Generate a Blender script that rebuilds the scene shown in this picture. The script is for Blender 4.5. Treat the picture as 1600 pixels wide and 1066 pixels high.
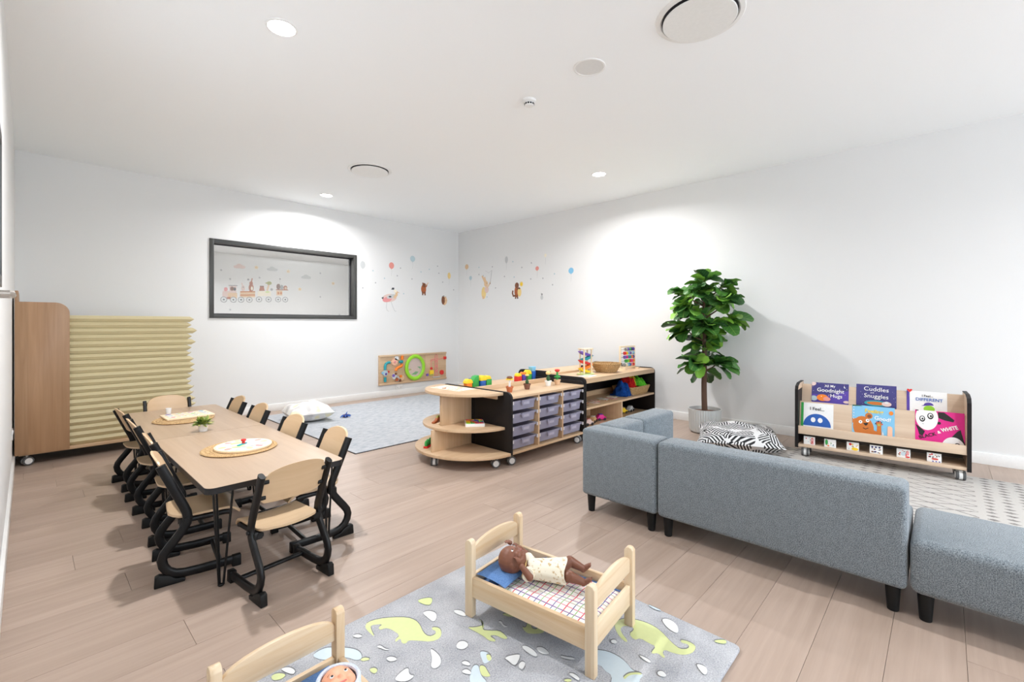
import bpy, bmesh, math, random
from mathutils import Vector, Matrix

for _o in list(bpy.data.objects):
    bpy.data.objects.remove(_o, do_unlink=True)
scene = bpy.context.scene
COL = scene.collection
random.seed(7)
PI = math.pi

# ------------------------------------------------------------------ camera
cam_data = bpy.data.cameras.new('camera')
cam = bpy.data.objects.new('camera', cam_data)
COL.objects.link(cam)
cam.location = (0.0, 0.0, 1.1)
cam.rotation_euler = (PI / 2, 0.0, math.radians(43.4 - 90.0))
cam_data.sensor_width = 36.0
cam_data.lens = 716.0 / 1600.0 * 36.0
cam_data.shift_y = -26.0 / 1600.0
cam_data.clip_start = 0.02
scene.camera = cam

# ------------------------------------------------------------------ world and exposure
world = bpy.data.worlds.new('daylight')
scene.world = world
world.use_nodes = True
_bg = world.node_tree.nodes['Background']
_bg.inputs['Color'].default_value = (0.76, 0.88, 1.0, 1)
_bg.inputs['Strength'].default_value = 5.6
scene.view_settings.view_transform = 'Standard'
scene.view_settings.look = 'None'
scene.view_settings.gamma = 1.0
scene.view_settings.use_curve_mapping = False
scene.view_settings.exposure = 0.21
try:
    scene.cycles.use_denoising = True
    scene.cycles.max_bounces = 10
    scene.cycles.diffuse_bounces = 6
    scene.cycles.transparent_max_bounces = 12
    scene.cycles.sample_clamp_indirect = 6.0
    scene.cycles.caustics_reflective = False
    scene.cycles.caustics_refractive = False
except Exception:
    pass

LAMP_POWER = 34.0
CEILING_Z = 2.7
DOWNLIGHTS = [(0.941, 2.598), (2.542, 5.566), (4.178, 2.677), (2.54, -1.30), (1.10, -3.3), (3.95, -3.3)]  # last three are unseen, added to spread light behind the camera

# ------------------------------------------------------------------ colours and materials
def lin(c):
    c = c / 255.0
    return c / 12.92 if c <= 0.04045 else ((c + 0.055) / 1.055) ** 2.4
def rgb(r, g, b):
    return (lin(r), lin(g), lin(b), 1.0)

MATS = {}
def base_mat(name, color, rough=0.5, metal=0.0, spec=0.5):
    m = bpy.data.materials.new(name)
    m.use_nodes = True
    b = m.node_tree.nodes['Principled BSDF']
    b.inputs['Base Color'].default_value = color
    b.inputs['Roughness'].default_value = rough
    b.inputs['Metallic'].default_value = metal
    b.inputs['Specular IOR Level'].default_value = spec
    MATS[name] = m
    return m, m.node_tree, b
def plain(name, color, rough=0.5, metal=0.0, spec=0.5, bump=0.0, bscale=60.0):
    m, nt, b = base_mat(name, color, rough, metal, spec)
    tc = nt.nodes.new('ShaderNodeTexCoord')
    nz = nt.nodes.new('ShaderNodeTexNoise')
    nz.inputs['Scale'].default_value = bscale
    nz.inputs['Detail'].default_value = 3
    nt.links.new(tc.outputs['Object'], nz.inputs['Vector'])
    mx = nt.nodes.new('ShaderNodeMix'); mx.data_type = 'RGBA'
    mx.inputs[6].default_value = tuple(c * 0.95 for c in color[:3]) + (1,)
    mx.inputs[7].default_value = tuple(min(1, c * 1.04) for c in color[:3]) + (1,)
    nt.links.new(nz.outputs['Fac'], mx.inputs[0])
    nt.links.new(mx.outputs[2], b.inputs['Base Color'])
    if bump:
        bp = nt.nodes.new('ShaderNodeBump')
        bp.inputs['Strength'].default_value = bump
        bp.inputs['Distance'].default_value = 0.004
        nt.links.new(nz.outputs['Fac'], bp.inputs['Height'])
        nt.links.new(bp.outputs['Normal'], b.inputs['Normal'])
    return m
def wood(name, c1, c2, axis='X', rough=0.45, fine=1.0, strips=0.0, strip_axis=None, strip_w=0.07, vary=0.06, contrast=1.0):
    """procedural timber: long soft grain running along `axis`, tone shifts per board"""
    m, nt, b = base_mat(name, c1, rough)
    N, L = nt.nodes, nt.links
    tc = N.new('ShaderNodeTexCoord'); oi = N.new('ShaderNodeObjectInfo')
    ad = N.new('ShaderNodeVectorMath'); ad.operation = 'MULTIPLY_ADD'
    ad.inputs[1].default_value = (1, 1, 1)
    L.new(tc.outputs['Object'], ad.inputs[0])
    sc3 = N.new('ShaderNodeVectorMath'); sc3.operation = 'SCALE'
    sc3.inputs[0].default_value = (7.3, 3.1, 5.7)
    L.new(oi.outputs['Random'], sc3.inputs['Scale'])
    L.new(sc3.outputs[0], ad.inputs[2])
    mp = N.new('ShaderNodeMapping')
    s = {'X': (1.6, 34, 34), 'Y': (34, 1.6, 34), 'Z': (34, 34, 1.6)}[axis]
    mp.inputs['Scale'].default_value = tuple(v * fine for v in s)
    L.new(ad.outputs[0], mp.inputs['Vector'])
    n1 = N.new('ShaderNodeTexNoise'); n1.inputs['Scale'].default_value = 1.0
    n1.inputs['Detail'].default_value = 6; n1.inputs['Roughness'].default_value = 0.6
    n1.inputs['Distortion'].default_value = 0.6
    L.new(mp.outputs[0], n1.inputs['Vector'])
    mp2 = N.new('ShaderNodeMapping')
    s2 = {'X': (0.7, 6, 6), 'Y': (6, 0.7, 6), 'Z': (6, 6, 0.7)}[axis]
    mp2.inputs['Scale'].default_value = tuple(v * fine for v in s2)
    L.new(ad.outputs[0], mp2.inputs['Vector'])
    n2 = N.new('ShaderNodeTexNoise'); n2.inputs['Scale'].default_value = 1.0; n2.inputs['Detail'].default_value = 2
    L.new(mp2.outputs[0], n2.inputs['Vector'])
    av = N.new('ShaderNodeMath'); av.operation = 'MULTIPLY_ADD'
    av.inputs[1].default_value = 0.55
    L.new(n1.outputs['Fac'], av.inputs[0])
    hf = N.new('ShaderNodeMath'); hf.operation = 'MULTIPLY'; hf.inputs[1].default_value = 0.45
    L.new(n2.outputs['Fac'], hf.inputs[0]); L.new(hf.outputs[0], av.inputs[2])
    rp = N.new('ShaderNodeValToRGB')
    rp.color_ramp.elements[0].position = 0.5 - 0.17 / contrast; rp.color_ramp.elements[0].color = c2
    rp.color_ramp.elements[1].position = 0.5 + 0.13 / contrast; rp.color_ramp.elements[1].color = c1
    L.new(av.outputs[0], rp.inputs['Fac'])
    hsv = N.new('ShaderNodeHueSaturation')
    vv = N.new('ShaderNodeMapRange')
    vv.inputs['To Min'].default_value = 1 - vary; vv.inputs['To Max'].default_value = 1 + vary
    if strips:
        ax = strip_axis or ('Y' if axis == 'X' else 'X')
        sp = N.new('ShaderNodeSeparateXYZ'); L.new(tc.outputs['Object'], sp.inputs[0])
        dv = N.new('ShaderNodeMath'); dv.operation = 'DIVIDE'; dv.inputs[1].default_value = strip_w
        L.new(sp.outputs[ax], dv.inputs[0])
        fl = N.new('ShaderNodeMath'); fl.operation = 'FLOOR'; L.new(dv.outputs[0], fl.inputs[0])
        ad2 = N.new('ShaderNodeMath'); ad2.operation = 'ADD'; L.new(fl.outputs[0], ad2.inputs[0]); L.new(oi.outputs['Random'], ad2.inputs[1])
        wn = N.new('ShaderNodeTexWhiteNoise'); wn.noise_dimensions = '1D'; L.new(ad2.outputs[0], wn.inputs['W'])
        vv.inputs['To Min'].default_value = 1 - strips; vv.inputs['To Max'].default_value = 1 + strips
        L.new(wn.outputs['Value'], vv.inputs['Value'])
    else:
        L.new(oi.outputs['Random'], vv.inputs['Value'])
    L.new(vv.outputs[0], hsv.inputs['Value'])
    L.new(rp.outputs['Color'], hsv.inputs['Color'])
    L.new(hsv.outputs['Color'], b.inputs['Base Color'])
    bp = N.new('ShaderNodeBump'); bp.inputs['Strength'].default_value = 0.06; bp.inputs['Distance'].default_value = 0.002
    L.new(n1.outputs['Fac'], bp.inputs['Height']); L.new(bp.outputs['Normal'], b.inputs['Normal'])
    return m
def fabric(name, c1, c2, scale=420.0, rough=0.95, bump=0.35, lo=0.38, hi=0.62, sheen=0.0):
    m, nt, b = base_mat(name, c1, rough, 0, 0.15)
    N, L = nt.nodes, nt.links
    tc = N.new('ShaderNodeTexCoord')
    n1 = N.new('ShaderNodeTexNoise'); n1.inputs['Scale'].default_value = scale; n1.inputs['Detail'].default_value = 2
    L.new(tc.outputs['Object'], n1.inputs['Vector'])
    n2 = N.new('ShaderNodeTexNoise'); n2.inputs['Scale'].default_value = scale * 0.16; n2.inputs['Detail'].default_value = 2
    L.new(tc.outputs['Object'], n2.inputs['Vector'])
    av = N.new('ShaderNodeMath'); av.operation = 'MULTIPLY_ADD'; av.inputs[1].default_value = 0.12
    L.new(n2.outputs['Fac'], av.inputs[0])
    h = N.new('ShaderNodeMath'); h.operation = 'MULTIPLY'; h.inputs[1].default_value = 0.88
    L.new(n1.outputs['Fac'], h.inputs[0]); L.new(h.outputs[0], av.inputs[2])
    rp = N.new('ShaderNodeValToRGB')
    rp.color_ramp.elements[0].position = lo; rp.color_ramp.elements[0].color = c2
    rp.color_ramp.elements[1].position = hi; rp.color_ramp.elements[1].color = c1
    L.new(av.outputs[0], rp.inputs['Fac']); L.new(rp.outputs['Color'], b.inputs['Base Color'])
    if bump:
        bp = N.new('ShaderNodeBump'); bp.inputs['Strength'].default_value = bump; bp.inputs['Distance'].default_value = 0.003
        L.new(n1.outputs['Fac'], bp.inputs['Height']); L.new(bp.outputs['Normal'], b.inputs['Normal'])
    if sheen:
        b.inputs['Sheen Weight'].default_value = sheen
        b.inputs['Sheen Roughness'].default_value = 0.4
    return m
def clear_mat(name, tint, alpha, rough=0.08):
    """see-through sheet: mostly transparent with a glossy skin"""
    m = bpy.data.materials.new(name); m.use_nodes = True
    nt = m.node_tree; N, L = nt.nodes, nt.links
    b = N['Principled BSDF']
    b.inputs['Base Color'].default_value = tint; b.inputs['Roughness'].default_value = rough
    tr = N.new('ShaderNodeBsdfTransparent')
    mx = N.new('ShaderNodeMixShader')
    mx.inputs[0].default_value = alpha
    L.new(tr.outputs[0], mx.inputs[1]); L.new(b.outputs[0], mx.inputs[2])
    L.new(mx.outputs[0], N['Material Output'].inputs['Surface'])
    MATS[name] = m
    return m
def glow(name, color, strength):
    m, nt, b = base_mat(name, color, 0.4)
    b.inputs['Emission Color'].default_value = color
    b.inputs['Emission Strength'].default_value = strength
    return m

plain('wall_paint', rgb(228, 228, 227), 0.65, bump=0.02, bscale=300)
plain('ceiling_paint', rgb(248, 251, 254), 0.75, bump=0.02, bscale=300)
plain('trim_paint', rgb(236, 236, 234), 0.4)
wood('plank_oak', rgb(178, 158, 144), rgb(159, 139, 124), 'X', 0.42, fine=0.85, vary=0.025)
wood('laminate_x', rgb(210, 180, 146), rgb(192, 159, 123), 'X', 0.4, vary=0.03)
wood('laminate_z', rgb(212, 182, 148), rgb(190, 156, 119), 'Z', 0.4, strips=0.07, strip_axis='X', strip_w=0.05)
wood('laminate_brown', rgb(174, 138, 104), rgb(152, 115, 82), 'Z', 0.42, strips=0.10, strip_axis='X', strip_w=0.078)
wood('laminate_grey', rgb(214, 192, 168), rgb(198, 172, 146), 'Y', 0.4, vary=0.02)
wood('table_laminate', rgb(182, 158, 134), rgb(165, 139, 114), 'Y', 0.36, fine=0.9, strips=0.03, strip_axis='X', strip_w=0.07)
wood('beech_ply', rgb(208, 181, 147), rgb(196, 165, 129), 'Y', 0.38, fine=0.7, vary=0.03)
wood('beech_back', rgb(206, 177, 142), rgb(194, 162, 125), 'Y', 0.38, fine=0.7, vary=0.03)
wood('pine_x', rgb(228, 211, 183), rgb(196, 158, 112), 'X', 0.45, fine=1.0, vary=0.03, contrast=0.8)
wood('pine_y', rgb(228, 211, 183), rgb(196, 158, 112), 'Y', 0.45, fine=1.0, vary=0.03, contrast=0.8)
wood('pine_z', rgb(228, 211, 183), rgb(196, 158, 112), 'Z', 0.45, fine=1.0, vary=0.03, contrast=0.8)
wood('birch', rgb(240, 222, 192), rgb(226, 202, 166), 'Z', 0.45)
plain('black_powder', rgb(15, 15, 16), 0.38, spec=0.3)
plain('black_plastic', rgb(15, 15, 15), 0.5, spec=0.3)
plain('black_edge', rgb(36, 34, 35), 0.45, spec=0.3)
plain('black_laminate', rgb(24, 20, 20), 0.5, spec=0.3)
plain('grey_tyre', rgb(84, 84, 84), 0.55)
plain('hub_white', rgb(226, 226, 224), 0.4)
plain('frame_grey', rgb(64, 64, 62), 0.4)
plain('white_plastic', rgb(236, 236, 234), 0.35)
plain('speaker_mesh', rgb(222, 222, 220), 0.8)
plain('vent_dark', rgb(44, 43, 48), 0.7)
plain('satin_metal', rgb(176, 168, 160), 0.35, metal=0.6)
plain('mat_cream', rgb(203, 190, 150), 0.5, bump=0.05, bscale=120)
fabric('sofa_grey', rgb(146, 155, 160), rgb(80, 87, 94), 300, sheen=0.3, lo=0.33, hi=0.67)
plain('terracotta', rgb(186, 106, 66), 0.7)
plain('brown_pot', rgb(120, 78, 62), 0.7)
plain('tan_pot', rgb(222, 186, 150), 0.7)
for nm, c in dict(white=(240, 240, 238), yellow=(243, 205, 38), orange=(240, 130, 36), red=(212, 44, 40), green=(52, 160, 74), lime=(150, 214, 46),
                  blue=(34, 92, 176), navy=(48, 46, 110), purple=(112, 84, 178), violet=(84, 62, 160), pink=(224, 34, 138), teal=(38, 150, 160), sky=(128, 190, 224),
                  brown=(120, 72, 44), tan=(206, 164, 116), grey=(150, 150, 150), black=(30, 28, 28), cream=(240, 232, 212), peach=(240, 190, 160),
                  rose=(226, 150, 150), soft_blue=(184, 204, 210), soft_yellow=(236, 208, 140), soft_red=(228, 150, 140), soft_grey=(196, 198, 198), bear=(198, 112, 40),
                  ink=(56, 56, 60), dusk=(62, 58, 122), fox=(172, 92, 48), sand=(224, 190, 150), blush=(222, 196, 188), moss=(170, 170, 84), dot_grey=(180, 180, 182),
                  dark_green=(40, 84, 44), leaf_print=(206, 222, 150), ice=(196, 210, 218), chalk=(218, 220, 220), print_line=(112, 114, 116), lemon=(202, 210, 150)).items():
    plain(nm, rgb(*c), 0.55)

# ------------------------------------------------------------------ mesh helpers
class MB:
    def __init__(s):
        s.v = []; s.f = []; s.mi = []; s.sm = []
    def add(s, vs, fs, mi=0, sm=False):
        o = len(s.v)
        s.v.extend(tuple(p) for p in vs)
        for f in fs:
            s.f.append(tuple(i + o for i in f)); s.mi.append(mi); s.sm.append(sm)
        return s
    def box(s, x0, x1, y0, y1, z0, z1, mi=0):
        return s.add([(x0, y0, z0), (x1, y0, z0), (x1, y1, z0), (x0, y1, z0), (x0, y0, z1), (x1, y0, z1), (x1, y1, z1), (x0, y1, z1)],
                     [(0, 3, 2, 1), (4, 5, 6, 7), (0, 1, 5, 4), (1, 2, 6, 5), (2, 3, 7, 6), (3, 0, 4, 7)], mi)
    def prism(s, pts, a, b, axis='y', mi=0, sm=False):
        """polygon extruded from a to b along axis; pts are (x,z) for y, (y,z) for x, (x,y) for z"""
        def P(p, t):
            return {'y': (p[0], t, p[1]), 'x': (t, p[0], p[1]), 'z': (p[0], p[1], t)}[axis]
        n = len(pts)
        vs = [P(p, a) for p in pts] + [P(p, b) for p in pts]
        s.add(vs, [tuple(range(n - 1, -1, -1)), tuple(range(n, 2 * n))], mi, False)
        o = len(s.v) - 2 * n
        for i in range(n):
            j = (i + 1) % n
            s.f.append((o + i, o + j, o + n + j, o + n + i)); s.mi.append(mi); s.sm.append(sm)
        return s
    def tube(s, path, ra, rb=None, n=8, mi=0, side=None, cap=True, power=1.0, taper=None):
        """swept oval section; side = fixed binormal direction (rb along it)"""
        rb = ra if rb is None else rb
        P = [Vector(p) for p in path]; m = len(P); rings = []
        prev = None
        for i, p in enumerate(P):
            t = (P[min(i + 1, m - 1)] - P[max(i - 1, 0)]).normalized()
            if side is not None:
                bi = Vector(side); bi = (bi - t * bi.dot(t)).normalized()
            else:
                if prev is None:
                    bi = t.orthogonal().normalized()
                else:
                    bi = (prev - t * prev.dot(t)).normalized()
            prev = bi
            no = bi.cross(t).normalized()
            k = taper[i] if taper else 1.0
            ring = []
            for j in range(n):
                a = 2 * PI * j / n
                c, q = math.cos(a), math.sin(a)
                c = math.copysign(abs(c) ** power, c); q = math.copysign(abs(q) ** power, q)
                ring.append(p + no * (ra * k * c) + bi * (rb * k * q))
            rings.append(ring)
        vs = [q for r in rings for q in r]; fs = []
        for i in range(m - 1):
            for j in range(n):
                k = (j + 1) % n
                fs.append((i * n + j, i * n + k, (i + 1) * n + k, (i + 1) * n + j))
        s.add(vs, fs, mi, True)
        if cap:
            o = len(s.v) - len(vs)
            s.f.append(tuple(o + j for j in range(n - 1, -1, -1))); s.mi.append(mi); s.sm.append(False)
            s.f.append(tuple(o + (m - 1) * n + j for j in range(n))); s.mi.append(mi); s.sm.append(False)
        return s
    def lathe(s, prof, n=20, c=(0, 0, 0), mi=0, axis='z', sx=1.0, sy=1.0, sm=True):
        """profile [(radius, height)]; closed to the axis where the radius is 0"""
        vs = []; fs = []; rows = []
        def P(r, h, a):
            x, y = r * math.cos(a) * sx, r * math.sin(a) * sy
            q = {'z': (x, y, h), 'y': (x, h, y), 'x': (h, x, y)}[axis]
            return (q[0] + c[0], q[1] + c[1], q[2] + c[2])
        for r, h in prof:
            if r < 1e-6:
                rows.append([len(vs)]); vs.append(P(0, h, 0))
            else:
                rows.append(list(range(len(vs), len(vs) + n)))
                vs += [P(r, h, 2 * PI * j / n) for j in range(n)]
        for a, b in zip(rows, rows[1:]):
            for j in range(n):
                k = (j + 1) % n
                if len(a) == 1 and len(b) == 1: continue
                if len(a) == 1: fs.append((a[0], b[k], b[j]))
                elif len(b) == 1: fs.append((a[j], a[k], b[0]))
                else: fs.append((a[j], a[k], b[k], b[j]))
        return s.add(vs, fs, mi, sm)
    def cyl(s, c, r, h, axis='z', n=16, mi=0, r2=None):
        r2 = r if r2 is None else r2
        return s.lathe([(0, 0), (r, 0), (r2, h), (0, h)], n, c, mi, axis)
    def ball(s, c, r, n=12, mi=0):
        r = (r, r, r) if isinstance(r, (int, float)) else r
        m = max(4, n // 2 + 1)
        prof = [(math.sin(PI * i / m), -math.cos(PI * i / m)) for i in range(m + 1)]
        prof[0] = (0, -1); prof[-1] = (0, 1)
        vs = []; t = MB().lathe(prof, n)
        return s.add([(c[0] + p[0] * r[0], c[1] + p[1] * r[1], c[2] + p[2] * r[2]) for p in t.v], t.f, mi, True)
    def xf(s, M):
        s.v = [tuple(M @ Vector(p)) for p in s.v]; return s
    def poly(s, pts, mi=0):
        return s.add(pts, [tuple(range(len(pts)))], mi)
    def grid(s, fn, nu, nv, mi=0, sm=True, thick=None):
        """fn(u,v)->point; with thick a function (u,v)->second skin point makes a closed sheet"""
        vs = [fn(i / nu, j / nv) for i in range(nu + 1) for j in range(nv + 1)]
        W = nv + 1
        fs = [(i * W + j, (i + 1) * W + j, (i + 1) * W + j + 1, i * W + j + 1) for i in range(nu) for j in range(nv)]
        if thick is None:
            return s.add(vs, fs, mi, sm)
        K = len(vs)
        vs += [thick(i / nu, j / nv) for i in range(nu + 1) for j in range(nv + 1)]
        fs += [(K + d, K + c, K + b, K + a) for a, b, c, d in fs[:]]
        ring = [i * W for i in range(nu + 1)] + [nu * W + j for j in range(1, nv + 1)] + [i * W + nv for i in range(nu - 1, -1, -1)] + [j for j in range(nv - 1, 0, -1)]
        for a, b in zip(ring, ring[1:] + ring[:1]):
            fs.append((b, a, K + a, K + b))
        return s.add(vs, fs, mi, sm)

def mesh_of(name, mb, mats, bevel=0.0, segs=2, recalc=True, angle=38):
    me = bpy.data.meshes.new(name)
    me.from_pydata(mb.v, [], mb.f)
    for p, mi, sm in zip(me.polygons, mb.mi, mb.sm):
        p.material_index = mi; p.use_smooth = sm
    if recalc or bevel:
        bm = bmesh.new(); bm.from_mesh(me)
        if recalc: bmesh.ops.recalc_face_normals(bm, faces=bm.faces)
        if bevel:
            es = [e for e in bm.edges if len(e.link_faces) == 2 and e.calc_face_angle(0) > math.radians(30)]
            bmesh.ops.bevel(bm, geom=es, offset=bevel, segments=segs, profile=0.5, affect='EDGES', clamp_overlap=True)
            for f in bm.faces: f.smooth = True
        bm.to_mesh(me); bm.free()
    for m in (mats if isinstance(mats, (list, tuple)) else [mats]):
        me.materials.append(MATS[m])
    if any(mb.sm) or bevel:
        me.set_sharp_from_angle(angle=math.radians(angle))
    return me
def link(name, data, parent=None, loc=None, rot=None, mat=None):
    o = bpy.data.objects.new(name, data)
    COL.objects.link(o)
    if parent is not None: o.parent = parent
    if loc is not None: o.location = loc
    if rot is not None: o.rotation_euler = rot
    if mat is not None: o.matrix_local = mat
    return o
def obj(name, mb, mats, parent=None, bevel=0.0, segs=2, loc=None, rot=None, mat=None, recalc=True, angle=38):
    return link(name, mesh_of(name, mb, mats, bevel, segs, recalc, angle), parent, loc, rot, mat)
def tag(o, label, cat, group=None):
    o['label'] = label; o['category'] = cat
    if group: o['group'] = group
    return o
def thing(name, label, cat, loc=(0, 0, 0), rotz=0.0, group=None, mat=None):
    o = bpy.data.objects.new(name, None); COL.objects.link(o)
    o.empty_display_size = 0.05
    if mat is not None: o.matrix_world = mat
    else:
        o.location = loc; o.rotation_euler = (0, 0, rotz)
    return tag(o, label, cat, group)
def struct(o):
    o['kind'] = 'structure'; return o
def copy_tree(o, parent=None):
    c = o.copy(); COL.objects.link(c)
    if parent is not None: c.parent = parent
    for ch in KIDS(o): copy_tree(ch, c)
    return c
def KIDS(o):
    return [x for x in COL.objects if x.parent == o]
def basis(u, v, n, o):
    M = Matrix.Identity(4)
    for i in range(3):
        M[i][0] = u[i]; M[i][1] = v[i]; M[i][2] = n[i]; M[i][3] = o[i]
    return M
def ell(cx, cy, rx, ry, n=16, rot=0.0, a0=0.0, a1=2 * PI):
    out = []
    full = abs(a1 - a0 - 2 * PI) < 1e-6
    for i in range(n if full else n + 1):
        a = a0 + (a1 - a0) * i / n
        x, y = rx * math.cos(a), ry * math.sin(a)
        out.append((cx + x * math.cos(rot) - y * math.sin(rot), cy + x * math.sin(rot) + y * math.cos(rot)))
    return out
def stroke(pts, w):
    """flat ribbon following a polyline"""
    L_, R_ = [], []
    for i, p in enumerate(pts):
        a = Vector(pts[max(i - 1, 0)]); b = Vector(pts[min(i + 1, len(pts) - 1)])
        t = (b - a); t = t.normalized() if t.length > 0 else Vector((1, 0))
        L_.append((p[0] - t[1] * w / 2, p[1] + t[0] * w / 2)); R_.append((p[0] + t[1] * w / 2, p[1] - t[0] * w / 2))
    return L_ + R_[::-1]
def prints(name, items, parent=None, mat=None, lift=0.0006, step=0.00015):
    """flat print: [(colour, [(u,v)...])] drawn in order on the local u,v plane"""
    names = []; mb = MB()
    for k, (c, pts) in enumerate(items):
        if c not in names: names.append(c)
        z = lift + step * k
        pts = list(pts)
        area = sum(pts[i][0] * pts[(i + 1) % len(pts)][1] - pts[(i + 1) % len(pts)][0] * pts[i][1] for i in range(len(pts)))
        if area < 0: pts.reverse()
        mb.poly([(p[0], p[1], z) for p in pts], names.index(c))
    return obj(name, mb, names, parent, mat=mat, recalc=False)
def lettering(name, text, size, color, parent, u, v, lift=0.001, rot=0.0, align='LEFT', shear=0.0, bold=0.0, sx=1.0):
    cu = bpy.data.curves.new('glyphs', 'FONT')
    cu.body = text; cu.size = size; cu.align_x = align; cu.shear = shear; cu.offset = bold
    cu.resolution_u = 3
    t = bpy.data.objects.new('glyphs', cu); COL.objects.link(t)
    bpy.context.view_layer.update()
    me = bpy.data.meshes.new_from_object(t)
    bpy.data.objects.remove(t, do_unlink=True); bpy.data.curves.remove(cu)
    me.name = name
    for p in me.polygons: p.material_index = 0
    me.materials.clear(); me.materials.append(MATS[color])
    M = Matrix.Translation((u, v, lift)) @ Matrix.Rotation(rot, 4, 'Z') @ Matrix.Diagonal((sx, 1, 1, 1))
    me.transform(M)
    return link(name, me, parent)
def remeshed(name, mb, mat, voxel, parent=None, smooth=6, loc=None, rot=None):
    """fuse overlapping shapes into one continuous skin"""
    me = mesh_of(name, mb, mat)
    o = link(name, me)
    r = o.modifiers.new('r', 'REMESH'); r.mode = 'VOXEL'; r.voxel_size = voxel; r.use_smooth_shade = True
    if smooth:
        sm = o.modifiers.new('s', 'SMOOTH'); sm.factor = 0.5; sm.iterations = smooth
    dg = bpy.context.evaluated_depsgraph_get(); dg.update()
    me2 = bpy.data.meshes.new_from_object(o.evaluated_get(dg))
    bpy.data.objects.remove(o, do_unlink=True)
    me2.name = name
    if not me2.materials: me2.materials.append(MATS[mat])
    for p in me2.polygons: p.use_smooth = True
    return link(name, me2, parent, loc, rot)

# ================================================================== the room
XL, XR, YF, YB = -0.08, 5.18, -4.40, 6.19
T = 0.14
# floor: a slab that carries oak planks laid along x
floor = struct(obj('floor', MB().box(XL - T, XR + T, YF - T, YB, -0.06, -0.012), 'plank_oak'))
PW, PL, GAP = 0.192, 1.52, 0.0005
row = -1.75 - 0.05
k0 = math.floor((YF - 0.717) / PW)
full_plank = mesh_of('plank', MB().box(0, PL - 2 * GAP, GAP, PW - GAP, -0.012, 0.0), 'plank_oak', bevel=0.0005, segs=1)
stag = random.Random(11)
k = k0
while 0.717 + k * PW < YB:
    y0 = 0.717 + k * PW
    x = XL - stag.uniform(0.1, PL)
    if abs(y0 - 2.445) < 0.05: x = 0.296 - PL
    while x < XR:
        a, b = max(x, XL), min(x + PL, XR)
        ya, yb = max(y0, YF), min(y0 + PW, YB)
        if b - a > 0.02 and yb - ya > 0.01:
            if b - a > PL - 1e-6 and yb - ya > PW - 1e-6:
                link('plank', full_plank, floor, (a + GAP, ya, 0))
            else:
                obj('plank', MB().box(GAP, b - a - GAP, GAP, yb - ya - GAP, -0.012, 0.0), 'plank_oak', floor, bevel=0.0005, segs=1, loc=(a, ya, 0))
        x += PL
    k += 1
struct(obj('ceiling', MB().box(XL - T, XR + T, YF - T, YB + T, CEILING_Z, CEILING_Z + 0.1), 'ceiling_paint'))
WX0, WX1, WZ0, WZ1 = 1.446, 3.271, 1.174, 2.10          # the internal window
wb = MB()
wb.box(XL - T, WX0, YB, YB + T, 0, CEILING_Z).box(WX1, XR + T, YB, YB + T, 0, CEILING_Z)
wb.box(WX0, WX1, YB, YB + T, 0, WZ0).box(WX0, WX1, YB, YB + T, WZ1, CEILING_Z)
struct(obj('wall_back', wb, 'wall_paint'))
struct(obj('wall_right', MB().box(XR, XR + T, YF - T, YB, 0, CEILING_Z), 'wall_paint'))
# left wall with a window opening beside the camera
LY0, LY1, LZ0, LZ1 = 1.75, 2.985, 1.262, 1.92
wl = MB()
wl.box(XL - T, XL, YF - T, LY0, 0, CEILING_Z).box(XL - T, XL, LY1, YB, 0, CEILING_Z)
wl.box(XL - T, XL, LY0, LY1, 0, LZ0).box(XL - T, XL, LY0, LY1, LZ1, CEILING_Z)
struct(obj('wall_left', wl, 'wall_paint'))
# unseen wall behind the camera, its glazed doors widened to bring in more daylight
DX0, DX1, DZ1 = 0.15, 5.0, 2.55
wf = MB()
wf.box(XL, DX0, YF - T, YF, 0, CEILING_Z).box(DX1, XR, YF - T, YF, 0, CEILING_Z).box(DX0, DX1, YF - T, YF, DZ1, CEILING_Z)
struct(obj('wall_front', wf, 'wall_paint'))
BH, BT = 0.09, 0.014
struct(obj('baseboard_back', MB().box(XL, XR, YB - BT, YB, 0, BH), 'trim_paint', bevel=0.002))
struct(obj('baseboard_right', MB().box(XR - BT, XR, YF, YB - BT, 0, BH), 'trim_paint', bevel=0.002))
struct(obj('baseboard_left', MB().box(XL, XL + BT, YF, YB - BT, 0, BH), 'trim_paint', bevel=0.002))

glass = clear_mat('window_glass', (0.9, 0.95, 0.95, 1), 0.07, 0.02)
def rect_frame(x0, x1, z0, z1, w, ya, yb):
    m = MB()
    m.box(x0, x0 + w, ya, yb, z0, z1).box(x1 - w, x1, ya, yb, z0, z1)
    m.box(x0 + w, x1 - w, ya, yb, z0, z0 + w).box(x0 + w, x1 - w, ya, yb, z1 - w, z1)
    return m
win = struct(link('window_1', None))
win.empty_display_size = 0.05
obj('window_frame', rect_frame(WX0, WX1, WZ0, WZ1, 0.045, YB - 0.012, YB + T + 0.012), 'frame_grey', win, bevel=0.002)
obj('glazing_bead', rect_frame(WX0 + 0.045, WX1 - 0.045, WZ0 + 0.045, WZ1 - 0.045, 0.012, YB + 0.085, YB + 0.105), 'vent_dark', win)
obj('window_pane', MB().box(WX0 + 0.047, WX1 - 0.047, YB + 0.092, YB + 0.098, WZ0 + 0.047, WZ1 - 0.047), 'window_glass', win)
win2 = struct(link('window_2', None)); win2.empty_display_size = 0.05
fr = MB()
for a, b, c, d in ((LY0, LY0 + .045, LZ0, LZ1), (LY1 - .045, LY1, LZ0, LZ1), (LY0 + .045, LY1 - .045, LZ0, LZ0 + .045), (LY0 + .045, LY1 - .045, LZ1 - .045, LZ1)):
    fr.box(XL - T, XL + 0.004, a, b, c, d)
obj('window_frame', fr, 'frame_grey', win2, bevel=0.002)
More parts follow.
